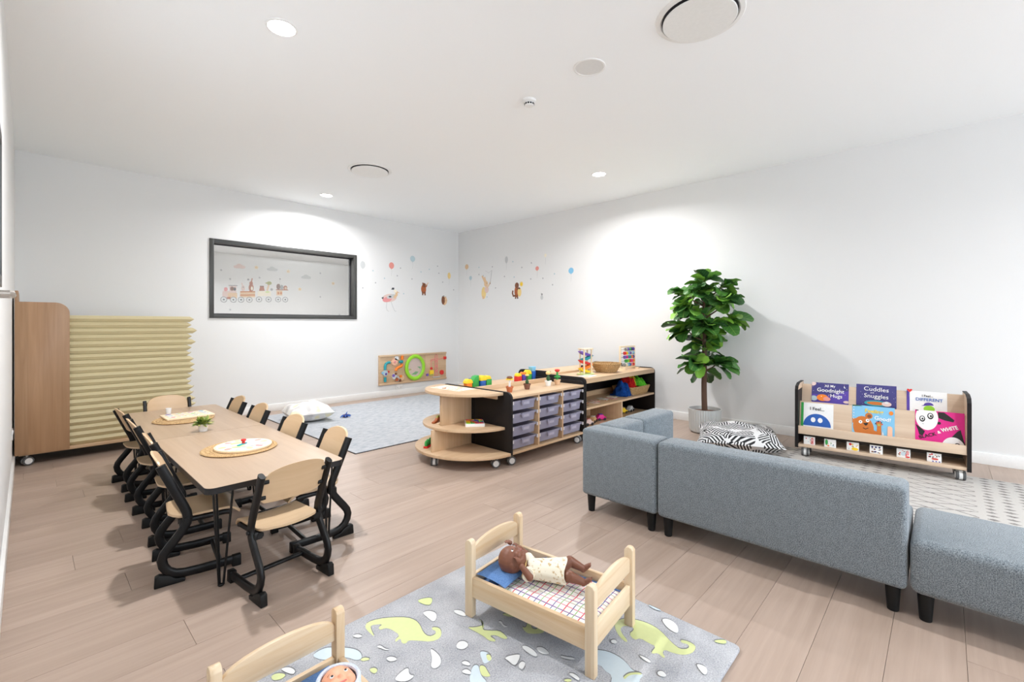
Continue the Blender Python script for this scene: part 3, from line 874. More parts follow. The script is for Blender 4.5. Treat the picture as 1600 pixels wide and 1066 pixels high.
indash = mth('MULTIPLY', mth('GREATER_THAN', band, .60), mth('LESS_THAN', band, .95))
mask = mth('ADD', mth('MULTIPLY', lat, inlat), mth('MULTIPLY', dash, indash))
mask = mth('MULTIPLY', mask, mth('MULTIPLY_ADD', n1.outputs['Fac'], 1.0, .25))
mx = N.new('ShaderNodeMix'); mx.data_type = 'RGBA'; mx.clamp_factor = True
mx.inputs[6].default_value = rgb(188, 184, 179); mx.inputs[7].default_value = rgb(108, 104, 102)
L.new(mask, mx.inputs[0]); L.new(mx.outputs[2], b.inputs['Base Color'])
r = thing('floor_rug', 'cream rug with thin dark lattice lines and dashes under the book trolley', 'rug', (2.80, -1.15, 0))
obj('pile', MB().box(0, 1.86, 0, 2.22, 0, .009), 'rug_berber', r, bevel=.003)

# fleece play rug with printed dinosaurs
m, nt, b, tc, n1 = rug_mat('rug_fleece', rgb(196, 197, 201), 0)
N, L = nt.nodes, nt.links
n2 = N.new('ShaderNodeTexNoise'); n2.inputs['Scale'].default_value = 9; n2.inputs['Detail'].default_value = 5
L.new(tc.outputs['Object'], n2.inputs['Vector'])
rp = N.new('ShaderNodeValToRGB'); rp.color_ramp.elements[0].position = .35; rp.color_ramp.elements[1].position = .65
rp.color_ramp.elements[0].color = rgb(150, 152, 158); rp.color_ramp.elements[1].color = rgb(194, 195, 198)
n1.inputs['Scale'].default_value = 210
av = N.new('ShaderNodeMath'); av.operation = 'MULTIPLY_ADD'; av.inputs[1].default_value = .6; L.new(n1.outputs['Fac'], av.inputs[0])
hf = N.new('ShaderNodeMath'); hf.operation = 'MULTIPLY'; hf.inputs[1].default_value = .4; L.new(n2.outputs['Fac'], hf.inputs[0]); L.new(hf.outputs[0], av.inputs[2])
L.new(av.outputs[0], rp.inputs['Fac']); L.new(rp.outputs['Color'], b.inputs['Base Color'])
r = thing('floor_rug', 'soft grey fleece rug printed with green and blue dinosaurs under the doll beds', 'rug', (0, 0, 0))
RZ = .014
obj('pile', MB().prism(rrect(.28, 1.655, .50, 1.575, (.02, .02, .02, .02)), 0, RZ, 'z'), 'rug_fleece', r, bevel=.005, segs=3)
RUG_PRINT = [
    ('lemon', [(0.828, 1.437), (0.827, 1.470), (0.830, 1.511), (0.850, 1.531), (0.889, 1.519), (0.930, 1.488), (0.967, 1.449), (0.979, 1.412), (0.974, 1.377), (0.958, 1.337), (0.958, 1.304), (0.981, 1.297), (0.994, 1.310), (0.988, 1.328), (0.998, 1.337), (1.013, 1.315), (1.003, 1.289), (0.981, 1.269), (0.950, 1.276), (0.922, 1.312), (0.900, 1.340), (0.883, 1.332), (0.875, 1.345), (0.887, 1.369), (0.863, 1.363), (0.870, 1.377), (0.894, 1.383), (0.890, 1.432), (0.880, 1.454), (0.859, 1.458), (0.864, 1.476), (0.883, 1.479), (0.865, 1.497), (0.849, 1.504), (0.840, 1.484)]),
    ('lemon', [(1.436, 0.852), (1.458, 0.869), (1.487, 0.873), (1.514, 0.859), (1.534, 0.832), (1.547, 0.797), (1.548, 0.757), (1.537, 0.725), (1.521, 0.698), (1.506, 0.669), (1.499, 0.645), (1.513, 0.629), (1.528, 0.625), (1.540, 0.633), (1.531, 0.655), (1.545, 0.662), (1.555, 0.640), (1.552, 0.614), (1.532, 0.606), (1.504, 0.608), (1.478, 0.625), (1.464, 0.654), (1.461, 0.681), (1.440, 0.679), (1.431, 0.664), (1.420, 0.666), (1.431, 0.689), (1.416, 0.700), (1.416, 0.707), (1.456, 0.708), (1.453, 0.733), (1.457, 0.766), (1.433, 0.777), (1.449, 0.806), (1.482, 0.803), (1.492, 0.817), (1.479, 0.839), (1.459, 0.844), (1.439, 0.833), (1.414, 0.790), (1.404, 0.792), (1.412, 0.821)]),
    ('ice', [(1.293, 0.866), (1.307, 0.840), (1.323, 0.816), (1.328, 0.780), (1.322, 0.746), (1.303, 0.712), (1.312, 0.690), (1.309, 0.678), (1.279, 0.679), (1.269, 0.660), (1.229, 0.680), (1.199, 0.729), (1.242, 0.748), (1.242, 0.773), (1.255, 0.797), (1.238, 0.821)]),
    ('lemon', [(1.257, 0.720), (1.283, 0.717), (1.300, 0.705), (1.312, 0.690), (1.308, 0.681), (1.293, 0.701), (1.274, 0.712), (1.254, 0.711)]),
    ('ice', [(0.971, 1.092), (0.988, 1.083), (0.973, 1.059), (0.962, 1.040), (0.959, 1.010), (0.941, 1.005), (0.916, 1.031), (0.927, 1.058)]),
    ('lemon', [(0.989, 1.077), (0.998, 1.062), (0.989, 1.041), (0.981, 1.015), (0.963, 1.036), (0.973, 1.059)]),
    ('ice', [(1.027, 1.118), (1.038, 1.118), (1.048, 1.091), (1.035, 1.066), (1.013, 1.067), (1.001, 1.070), (1.013, 1.094)]),
    ('lemon', [(1.033, 1.096), (1.045, 1.088), (1.034, 1.067), (1.018, 1.068)]),
    ('lemon', [(1.082, 1.244), (1.100, 1.224), (1.125, 1.211), (1.140, 1.222), (1.138, 1.252), (1.143, 1.230), (1.126, 1.203), (1.110, 1.194), (1.123, 1.174), (1.148, 1.148), (1.147, 1.123), (1.140, 1.096), (1.127, 1.107), (1.124, 1.141), (1.105, 1.155), (1.106, 1.123), (1.098, 1.119), (1.087, 1.137), (1.090, 1.165), (1.088, 1.192), (1.085, 1.220)]),
    ('lemon', [(1.219, 1.105), (1.223, 1.088), (1.255, 1.108), (1.262, 1.094), (1.235, 1.075), (1.243, 1.054), (1.264, 1.064), (1.265, 1.037), (1.246, 1.025), (1.220, 1.046), (1.203, 1.070)]),
    ('lemon', [(1.218, 1.210), (1.244, 1.190), (1.270, 1.155), (1.255, 1.150), (1.226, 1.173)]),
    ('ice', [(0.637, 1.509), (0.682, 1.514), (0.710, 1.489), (0.742, 1.451), (0.758, 1.414), (0.749, 1.376), (0.729, 1.378), (0.713, 1.423), (0.681, 1.438), (0.651, 1.466)]),
    ('lemon', [(0.514, 1.509), (0.531, 1.512), (0.552, 1.486), (0.538, 1.472), (0.514, 1.485)]),
    ('lemon', [(0.739, 1.377), (0.757, 1.373), (0.765, 1.350), (0.741, 1.362)]),
    ('lemon', [(0.736, 1.317), (0.753, 1.312), (0.756, 1.292), (0.738, 1.285)]),
    ('leaf_print', [(1.044, 1.515), (1.105, 1.485), (1.087, 1.456), (1.061, 1.444)]),
    ('chalk', [(1.112, 1.358), (1.131, 1.331), (1.126, 1.300), (1.114, 1.294), (1.102, 1.337)]),
    ('chalk', [(1.019, 1.431), (1.045, 1.422), (1.056, 1.392), (1.040, 1.366), (1.015, 1.351), (1.016, 1.391)]),
    ('chalk', [(0.986, 1.193), (1.009, 1.209), (1.027, 1.200), (1.029, 1.177), (1.016, 1.166), (0.994, 1.169)]),
    ('chalk', [(0.926, 1.256), (0.929, 1.224), (0.924, 1.191), (0.904, 1.166), (0.879, 1.166), (0.877, 1.186), (0.901, 1.206)]),
    ('chalk', [(0.766, 1.218), (0.785, 1.231), (0.830, 1.236), (0.810, 1.205), (0.823, 1.187), (0.789, 1.186)]),
    ('chalk', [(0.805, 1.389), (0.819, 1.389), (0.821, 1.357), (0.831, 1.347), (0.819, 1.349), (0.813, 1.371)]),
    ('chalk', [(0.798, 1.319), (0.813, 1.317), (0.823, 1.298), (0.820, 1.286), (0.799, 1.295)]),
    ('chalk', [(0.547, 1.521), (0.569, 1.508), (0.577, 1.477), (0.565, 1.464), (0.551, 1.496)]),
    ('chalk', [(0.774, 1.499), (0.794, 1.495), (0.802, 1.470), (0.785, 1.472)]),
    ('chalk', [(0.951, 1.126), (0.969, 1.125), (0.973, 1.102), (0.962, 1.096)]),
    ('chalk', [(0.927, 1.098), (0.949, 1.096), (0.950, 1.069), (0.938, 1.069)]),
    ('chalk', [(1.597, 0.757), (1.616, 0.749), (1.620, 0.724), (1.605, 0.698), (1.574, 0.682), (1.562, 0.687), (1.568, 0.720)]),
    ('chalk', [(1.375, 0.730), (1.380, 0.718), (1.379, 0.689), (1.367, 0.685), (1.367, 0.708)]),
    ('chalk', [(1.349, 0.653), (1.364, 0.643), (1.357, 0.626), (1.345, 0.624), (1.336, 0.643)]),
    ('chalk', [(1.467, 0.580), (1.476, 0.551), (1.458, 0.538), (1.435, 0.538), (1.445, 0.558)]),
    ('leaf_print', [(1.614, 0.578), (1.649, 0.548), (1.627, 0.538), (1.611, 0.563)]),
    ('ice', [(1.647, 0.840), (1.650, 0.807), (1.648, 0.773), (1.635, 0.800)]),
    ('chalk', [(1.372, 0.834), (1.389, 0.824), (1.375, 0.808), (1.363, 0.821)]),
    ('chalk', [(1.178, 1.185), (1.189, 1.177), (1.177, 1.156), (1.183, 1.137), (1.169, 1.144), (1.177, 1.169)]),
    ('chalk', [(1.143, 1.036), (1.154, 1.027), (1.156, 0.999), (1.151, 0.976), (1.140, 0.966), (1.133, 0.978), (1.134, 1.016)]),
    ('chalk', [(1.170, 0.996), (1.185, 0.986), (1.186, 0.962), (1.177, 0.943), (1.162, 0.959), (1.161, 0.977)]),
    ('chalk', [(1.063, 1.044), (1.110, 1.017), (1.102, 1.006), (1.077, 0.994), (1.060, 0.992), (1.062, 1.016)]),
    ('chalk', [(1.067, 0.984), (1.089, 0.990), (1.095, 0.978), (1.086, 0.969), (1.062, 0.962)]),
    ('chalk', [(1.197, 0.914), (1.203, 0.899), (1.220, 0.873), (1.210, 0.867), (1.190, 0.905)]),
    ('chalk', [(1.151, 0.850), (1.163, 0.839), (1.162, 0.814), (1.150, 0.808), (1.149, 0.823)]),
    ('lemon', [(1.119, 0.845), (1.133, 0.837), (1.140, 0.823), (1.122, 0.828)]),
]
for pi_, (col, pts) in enumerate(RUG_PRINT):
    for _ in range(2 if len(pts) < 12 else 1):
        pts = [q_ for i in range(len(pts)) for q_ in ((pts[i][0] * .75 + pts[(i + 1) % len(pts)][0] * .25, pts[i][1] * .75 + pts[(i + 1) % len(pts)][1] * .25), (pts[i][0] * .25 + pts[(i + 1) % len(pts)][0] * .75, pts[i][1] * .25 + pts[(i + 1) % len(pts)][1] * .75))]
    dark = [(p[0] + .0035, p[1] + .0035) for p in pts]
    prints('dinosaur_print' if col in ('lemon', 'ice') and len(pts) > 28 else 'motif_print', [('print_line', dark), (col, pts)], r, mat=Matrix.Translation((0, 0, RZ)), lift=.0004 + pi_ * .00009, step=.00004)

# ================================================================== cushions
def pillow(name, parent, w, d, h, mat, seed=0, pinch=.86, n=16):
    q = random.Random(seed); ph = [q.uniform(0, 6) for _ in range(4)]
    def shape(u, v, s):
        a, b_ = 2 * u - 1, 2 * v - 1
        e = (1 - abs(a) ** 2.6) * (1 - abs(b_) ** 2.6)
        f = max(0, e) ** .45
        px = 1 - (1 - pinch) * (1 - abs(b_) ** 2) * abs(a) ** 3 if False else 1 - .06 * (1 - b_ * b_) * abs(a)
        py = 1 - .06 * (1 - a * a) * abs(b_)
        wr = .012 * h / .1 * math.sin(5 * a + ph[0]) * math.sin(4 * b_ + ph[1]) * f
        z = h / 2 + s * (h / 2) * f + (wr if s > 0 else 0)
        return (a * w / 2 * px, b_ * d / 2 * py, max(.0005, z))
    mb = MB().grid(lambda u, v: shape(u, v, 1), n, n, thick=lambda u, v: shape(u, v, -.985))
    return obj(name, mb, mat, parent, angle=80)
m, nt, b = base_mat('stripe_fabric', rgb(226, 226, 224), .9)
N, L = nt.nodes, nt.links
tc = N.new('ShaderNodeTexCoord'); n1 = N.new('ShaderNodeTexNoise'); n1.inputs['Scale'].default_value = 7; n1.inputs['Detail'].default_value = 2
L.new(tc.outputs['Object'], n1.inputs['Vector'])
rp = N.new('ShaderNodeValToRGB'); rp.color_ramp.interpolation = 'EASE'
rp.color_ramp.elements[0].position = .40; rp.color_ramp.elements[0].color = rgb(208, 206, 204)
rp.color_ramp.elements[1].position = .55; rp.color_ramp.elements[1].color = rgb(236, 236, 234)
e = rp.color_ramp.elements.new(.66); e.color = rgb(240, 232, 196)
e = rp.color_ramp.elements.new(.48); e.color = rgb(232, 228, 226)
L.new(n1.outputs['Fac'], rp.inputs['Fac']); L.new(rp.outputs['Color'], b.inputs['Base Color'])
t = thing('floor_cushion', 'pale cream printed cushion lying on the grey rug by the back wall', 'cushion', (2.19, 5.27, .010), D(-8))
pillow('cover', t, .47, .47, .20, 'stripe_fabric', 2)
m, nt, b = base_mat('leaf_fabric', rgb(236, 236, 236), .9)
N, L = nt.nodes, nt.links
tc = N.new('ShaderNodeTexCoord')
vo = N.new('ShaderNodeTexVoronoi'); vo.inputs['Scale'].default_value = 9; vo.feature = 'F1'
L.new(tc.outputs['Object'], vo.inputs['Vector'])
# every cell holds a frond with its own direction of dark ribs
sep = N.new('ShaderNodeSeparateColor'); L.new(vo.outputs['Color'], sep.inputs[0])
ang = mth('MULTIPLY', sep.outputs[0], 6.28)
spx = N.new('ShaderNodeSeparateXYZ'); L.new(tc.outputs['Object'], spx.inputs[0])
ca_, sa_ = mth('COSINE', ang), mth('SINE', ang)
uu = mth('ADD', mth('MULTIPLY', spx.outputs['X'], ca_), mth('MULTIPLY', spx.outputs['Y'], sa_))
vv_ = mth('ABSOLUTE', mth('SUBTRACT', mth('MULTIPLY', spx.outputs['Y'], ca_), mth('MULTIPLY', spx.outputs['X'], sa_)))
rib = mth('SINE', mth('MULTIPLY', mth('ADD', uu, mth('MULTIPLY', vv_, .8)), 240.0))
mk = mth('MULTIPLY', mth('GREATER_THAN', rib, -.05), mth('LESS_THAN', vo.outputs['Distance'], .7))
mk = mth('MULTIPLY', mk, mth('GREATER_THAN', sep.outputs[1], .05))
blk = mth('MULTIPLY', mth('LESS_THAN', vo.outputs['Distance'], .17), mth('GREATER_THAN', sep.outputs[2], .45))
mk = mth('MAXIMUM', mk, blk)
mx = N.new('ShaderNodeMix'); mx.data_type = 'RGBA'; mx.clamp_factor = True
mx.inputs[6].default_value = rgb(206, 206, 206); mx.inputs[7].default_value = rgb(26, 26, 28)
L.new(mk, mx.inputs[0]); L.new(mx.outputs[2], b.inputs['Base Color'])
t = thing('floor_cushion', 'large black and white leaf patterned cushion beside the fig pot', 'cushion', (4.31, 1.33, .009), D(20))
pillow('cover', t, .66, .66, .20, 'leaf_fabric', 5)
t = thing('toy_jacks', 'dark blue spiky plastic toy on the grey rug next to the cushion', 'toy', (2.56, 5.10, .010))
obj('body', MB().ball((0, 0, .022), (.045, .022, .020), 12), 'navy', t)
for i, (a, ln) in enumerate(((.2, .075), (1.2, .05), (2.1, .06), (3.3, .075), (4.2, .055), (5.3, .06))):
    obj('spike', MB().tube([(0, 0, .022), (ln * .6 * math.cos(a), ln * .6 * math.sin(a), .024), (ln * math.cos(a), ln * math.sin(a), .012)], .010, n=8, taper=[1, .8, .35]), 'blue', t)
obj('spike', MB().tube([(0, 0, .03), (.01, 0, .05), (.02, .0, .065)], .009, n=8, taper=[1, .7, .3]), 'blue', t)

# ================================================================== fiddle-leaf fig
m, nt, b = base_mat('fig_leaf', rgb(66, 118, 44), .35)
N, L = nt.nodes, nt.links
oi = N.new('ShaderNodeObjectInfo'); rp = N.new('ShaderNodeValToRGB')
rp.color_ramp.elements[0].color = rgb(36, 78, 40); rp.color_ramp.elements[1].color = rgb(136, 186, 66)
e = rp.color_ramp.elements.new(.55); e.color = rgb(70, 124, 50)
L.new(oi.outputs['Random'], rp.inputs['Fac'])
tc = N.new('ShaderNodeTexCoord'); spx = N.new('ShaderNodeSeparateXYZ'); L.new(tc.outputs['Object'], spx.inputs[0])
vn = mth('LESS_THAN', mth('ABSOLUTE', spx.outputs['X']), .0022)
ax_ = mth('ABSOLUTE', spx.outputs['X'])
sv = mth('GREATER_THAN', mth('SINE', mth('MULTIPLY', mth('SUBTRACT', spx.outputs['Y'], mth('MULTIPLY', ax_, .8)), 230.0)), .93)
vn = mth('MAXIMUM', vn, mth('MULTIPLY', sv, .5))
mx = N.new('ShaderNodeMix'); mx.data_type = 'RGBA'; mx.clamp_factor = True
mx.inputs[7].default_value = rgb(150, 184, 92)
L.new(rp.outputs['Color'], mx.inputs[6]); L.new(mth('MULTIPLY', vn, .55), mx.inputs[0]); L.new(mx.outputs[2], b.inputs['Base Color'])
plain('bark', rgb(92, 68, 54), .85, bump=.6, bscale=80)
plain('pot_grey', rgb(206, 209, 207), .55)
FX, FY = 4.765, 1.79
t = thing('fig_tree', 'tall fiddle-leaf fig with big glossy leaves in a ribbed pale grey pot', 'potted plant', (FX, FY, 0))
pot = MB(); n = 84
def potring(r, z, rib):
    return [((r - (rib if j % 2 else 0)) * math.cos(2 * PI * j / n), (r - (rib if j % 2 else 0)) * math.sin(2 * PI * j / n), z) for j in range(n)]
lv = [potring(.118, .0, 0), potring(.14, .012, 0), potring(.150, .03, .008), potring(.157, .226, .008), potring(.157, .238, 0), potring(.150, .240, 0), potring(.148, .20, 0)]
vs = [p for q in lv for p in q]; fs = [tuple(range(n - 1, -1, -1))]
for a in range(len(lv) - 1):
    for j in range(n):
        fs.append((a * n + j, a * n + (j + 1) % n, (a + 1) * n + (j + 1) % n, (a + 1) * n + j))
pot.add(vs, fs, 0, True)
obj('pot', pot, 'pot_grey', t, recalc=False, angle=28)
obj('soil', MB().lathe([(0, .208), (.06, .212), (.149, .204)], 30), 'brown', t, recalc=False)
trunk = [(0, 0, .19), (-.004, .004, .35), (.003, .008, .5), (-.004, .002, .65), (.004, .004, .82), (.0, .0, 1.0), (-.01, .015, 1.2), (.01, .0, 1.42), (-.005, .005, 1.58)]
obj('trunk', MB().tube(trunk, .027, n=12, taper=[1.05, 1, .97, .93, .85, .66, .5, .34, .2]), 'bark', t)
lr = random.Random(21)
def fig_leaf_mesh(Ln, Wd, droop, cup):
    def P(u, v):
        q = 2 * v - 1
        w = Wd * (math.sin(PI * (u * .94 + .03)) ** .55) * (.70 + .42 * u - .12 * math.cos(u * 9))
        wav = .006 * math.sin(u * 14 + q * 2) * abs(q)
        return (q * w, Ln * u, -droop * u * u + cup * abs(q) ** 1.5 * w + wav)
    return mesh_of('leaf', MB().grid(P, 7, 4), 'fig_leaf', recalc=False)
leafs = [fig_leaf_mesh(.175, .068, .05, .5), fig_leaf_mesh(.15, .064, .02, .35), fig_leaf_mesh(.19, .078, .08, .3), fig_leaf_mesh(.12, .05, .0, .6)]
def crown_r(z):
    pts = [(.56, .12), (.66, .24), (.78, .25), (.88, .17), (1.0, .27), (1.12, .34), (1.25, .34), (1.38, .31), (1.5, .25), (1.6, .16), (1.68, .07)]
    for (a, ra), (b_, rb) in zip(pts, pts[1:]):
        if a <= z <= b_: return ra + (rb - ra) * (z - a) / (b_ - a)
    return .06
branches = []
for i, (z, az, ln) in enumerate(((.60, 2.9, .17), (.63, .3, .17), (.62, 5.0, .14), (.88, .2, .20), (.92, 1.9, .22), (.95, 3.6, .24), (1.0, 5.2, .24), (1.08, .9, .26), (1.12, 2.7, .26), (1.16, 4.4, .27), (1.25, 5.9, .24), (1.28, 1.6, .22), (1.3, 3.2, .22), (1.36, 4.8, .2))):
    ex, ey, ez = ln * math.cos(az), ln * math.sin(az), z + ln * .75
    pth = [(0, 0, z), (ex * .5, ey * .5, z + ln * .28), (ex, ey, ez)]
    obj('branch', MB().tube(pth, .008, n=7, taper=[1.2, .9, .5]), 'bark', t)
    branches.append(pth)
cnt = 0
def put_leaf(base, az, up, kind, sc):
    # leaf grows outward along az, tipped up by `up`
    Mx = Matrix.Translation(base) @ Matrix.Rotation(az - PI / 2, 4, 'Z') @ Matrix.Rotation(up, 4, 'X') @ Matrix.Rotation(lr.uniform(-.7, .7), 4, 'Y') @ Matrix.Scale(sc, 4)
    o = link('leaf', leafs[kind], t); o.matrix_local = Mx
    return o
for pth in branches:
    for k in range(10):
        f = lr.uniform(.3, 1.0)
        a, b_ = Vector(pth[1]), Vector(pth[2])
        base = a.lerp(b_, f)
        az = math.atan2(base.y, base.x) + lr.uniform(-1.3, 1.3)
        rmax = crown_r(min(1.66, base.z + .03))
        sc = min(1.1, max(.55, (rmax - Vector((base.x, base.y)).length + .09) / .17))
        put_leaf(base, az, lr.uniform(-.5, .65), lr.choice([0, 0, 1, 2, 2]), sc)
for k in range(26):
    z = lr.uniform(1.30, 1.56); az = k * 2.4 + lr.uniform(-.3, .3)
    put_leaf(Vector((0, 0, z)), az, lr.uniform(.1, .8), lr.choice([0, 1, 2]), lr.uniform(.8, 1.1))
for k in range(44):
    z = lr.uniform(.82, 1.34); az = k * 2.4 + lr.uniform(-.4, .4); off = lr.uniform(.02, max(.05, crown_r(z) - .17))
    put_leaf(Vector((off * math.cos(az), off * math.sin(az), z)), az, lr.uniform(-.3, .7), lr.choice([0, 1, 2, 2]), lr.uniform(.85, 1.15))
for k in range(3):
    put_leaf(Vector((0, 0, 1.56)), k * 2.1 + .4, lr.uniform(.9, 1.2), 3, .95)
for k in range(14):
    put_leaf(Vector((0, 0, lr.uniform(.60, .80))), k * .9, lr.uniform(-.35, .4), lr.choice([0, 1, 2]), lr.uniform(.8, 1.05))

# ================================================================== low shelving island
FY0, FY1 = 2.43, 2.852            # front row of units
BY0, BY1 = 2.856, 3.278           # units standing back to back behind them
UB = 0.085                        # underside of the units
def end_panel_pts(y0, y1, z1, front=1, r=.05):
    """side panel outline in (y,z) with its front top corner rounded"""
    if front > 0:
        return [(y1, UB), (y1, z1)] + [(y0 + r - r * math.sin(a), z1 - r + r * math.cos(a)) for a in [PI / 2 * i / 6 for i in range(7)]] + [(y0, UB)]
    return [(y0, UB), (y0, z1)] + [(y1 - r + r * math.sin(a), z1 - r + r * math.cos(a)) for a in [PI / 2 * i / 6 for i in range(7)]] + [(y1, UB)]
def unit(label, x0, x1, y0, y1, z1, front=1):
    t = thing('shelf_unit', label, 'shelf unit', (0, 0, 0), group='low shelf units of the play island')
    t.location = (x0, y0, 0)
    w, d = x1 - x0, y1 - y0
    pts = [(p[0] - y0, p[1]) for p in end_panel_pts(y0, y1, z1, front)]
    obj('end_panel', MB().prism(pts, 0, .022, 'x'), 'black_laminate', t, bevel=.003)
    obj('end_panel', MB().prism(pts, w - .022, w, 'x'), 'black_laminate', t, bevel=.003)
    for cx in (.05, w - .05):
        for cy in (.05, d - .05):
            castor(t, cx, cy, 0, -.45 if cx < .2 else -1.2)
    return t, w, d
# --- tray unit
t, w, d = unit('long wooden shelf unit filled with twelve clear plastic trays', 2.56, 3.558, FY0, FY1, .572)
TU = t
obj('bottom_board', MB().box(.0225, w - .0225, .006, d - .002, UB, UB + .020), 'laminate_x', t, bevel=.0015)
obj('top_board', MB().box(.0225, w - .0225, .0, d - .022, .520, .540), 'laminate_x', t, bevel=.0015)
obj('back_board', MB().box(.0225, w - .0225, d - .0215, d - .002, UB + .021, .578), 'laminate_x', t, bevel=.0015)
cw = (w - .044 - 2 * .018) / 3
xs_ = [.022, .022 + cw + .018, .022 + 2 * (cw + .018)]
for i in (1, 2):
    obj('divider', MB().box(xs_[i] - .018, xs_[i], .004, d - .022, UB + .0205, .5195), 'laminate_z', t, bevel=.001)
clear_mat('tray_plastic', rgb(184, 182, 204), .46, .18)
clear_mat('tray_label', rgb(206, 204, 220), .5, .2)
clear_mat('runner_plastic', rgb(228, 224, 226), .8, .25)
TP, TZ0 = .1005, .118
for i in range(3):
    for k in range(4):
        z = TZ0 + k * TP + .068
        for s in (0, 1):
            xr = xs_[i] + (.0006 if s == 0 else cw - .0146)
            obj('tray_runner', MB().box(xr, xr + .014, .010, d - .05, z - .004, z - .001).box(xr if s == 0 else xr + .011, xr + .003 if s == 0 else xr + .014, .010, d - .05, z - .012, z + .012).box(xr, xr + .014, .004, .010, z - .014, z + .012), 'runner_plastic', t)
def tray_meshes():
    a, a2, dp, h = cw / 2 - .004, cw / 2 - .022, .36, .074
    out = MB()
    O = [(-a2, .012, 0), (a2, .012, 0), (a2, dp - .01, 0), (-a2, dp - .01, 0)]
    Tt = [(-a2 - .006, 0.003, h), (a2 + .006, .003, h), (a2 + .006, dp, h), (-a2 - .006, dp, h)]
    th = .0025
    I = [(-a2 + th, .012 + th, th), (a2 - th, .012 + th, th), (a2 - th, dp - .01 - th, th), (-a2 + th, dp - .01 - th, th)]
    J = [(-a2 - .006 + th, .003 + th, h), (a2 + .006 - th, .003 + th, h), (a2 + .006 - th, dp - th, h), (-a2 - .006 + th, dp - th, h)]
    fs = [(3, 2, 1, 0), (8, 9, 10, 11)]
    for j in range(4):
        q = (j + 1) % 4
        fs += [(j, q, 4 + q, 4 + j), (4 + j, 4 + q, 12 + q, 12 + j), (12 + j, 12 + q, 8 + q, 8 + j)]
    out.add(O + Tt + I + J, fs)
    rim = MB().box(-a, a, -.006, .0025, h - .010, h + .003).box(-a, -a2 - .006, .0025, dp, h - .002, h + .001).box(a2 + .006, a, .0025, dp, h - .002, h + .001)
    hnd = MB().box(-.048, .048, -.020, -.0065, h - .004, h + .003).prism([(-.048, h - .004), (-.042, h - .034), (.042, h - .034), (.048, h - .004)], -.021, -.017, 'y')
    lab = MB().box(-.032, .032, -.0225, -.0212, h - .028, h - .008)
    return (mesh_of('basin', out, 'tray_plastic'), mesh_of('rim', rim, 'tray_plastic'), mesh_of('handle', hnd, 'tray_plastic'), mesh_of('label_window', lab, 'tray_label'))
tm = tray_meshes()
colw = ['column beside the round shelf end', 'middle column', 'column beside the tall shelf']
roww = ['bottom', 'third', 'second', 'top']
for i in range(3):
    for k in range(4):
        tr = thing('storage_tray', 'clear plastic tray, %s in the %s' % (['lowest', 'third from top', 'second from top', 'topmost'][k], colw[i]), 'tray',
                   (2.56 + xs_[i] + cw / 2, FY0 + .022, TZ0 + k * TP), group='clear plastic trays in the shelf unit')
        link('basin', tm[0], tr); link('rim', tm[1], tr)
        hn = link('handle', tm[2], tr); link('label_window', tm[3], hn)
# --- tall unit
t, w, d = unit('taller open shelf unit with black ends next to the right wall', 3.562, 4.972, FY0, FY1, .604)
obj('bottom_board', MB().box(.0225, w - .0225, .006, d - .002, UB, UB + .020), 'laminate_x', t, bevel=.0015)
obj('top_board', MB().box(.0225, w - .0225, .0, d - .002, .574, .594), 'laminate_x', t, bevel=.0015)
obj('front_rail', MB().box(.0225, w - .0225, .0, .018, .546, .5735), 'laminate_x', t, bevel=.0015)
obj('shelf', MB().box(.0225, w - .0225, .004, d - .016, .298, .318), 'laminate_x', t, bevel=.0015)
obj('divider', MB().box(.668, .686, .006, d - .016, UB + .0205, .2975), 'laminate_z', t, bevel=.001)
obj('back_board', MB().box(.0225, w - .0225, d - .015, d - .002, UB + .0205, .5735), 'black_laminate', t)
obj('back_board', MB().box(.0225, .6675, d - .030, d - .0165, UB + .0205, .2975), 'laminate_z', t)
obj('back_rail', MB().box(.0225, w - .0225, d - .034, d - .0165, .3185, .372), 'laminate_x', t, bevel=.001)
# --- the two units standing behind, facing the back wall
def back_unit(label, x0, x1, z1, lip):
    t, w, d = unit(label, x0, x1, BY0, BY1, z1, -1)
    zt = z1 - .03
    obj('bottom_board', MB().box(.0225, w - .0225, .002, d - .006, UB, UB + .020), 'laminate_x', t)
    obj('top_board', MB().box(.0225, w - .0225, .022, d, zt - .02, zt), 'laminate_x', t, bevel=.0015)
    obj('back_board', MB().box(.0225, w - .0225, .002, .0215, UB + .0205, zt + lip), 'laminate_x', t, bevel=.001)
    obj('shelf', MB().box(.0225, w - .0225, .022, d - .006, .298, .318), 'laminate_x', t)
    obj('divider', MB().box(w / 2 - .009, w / 2 + .009, .022, d - .006, UB + .0205, .2975), 'laminate_z', t)
    return zt
BZ1 = back_unit('low shelf unit backed against the tray unit with building blocks on top', 2.56, 3.558, .572, .030)
BZ2 = back_unit('shelf unit with rounded black end backed against the taller shelf', 3.562, 4.972, .632, .012)
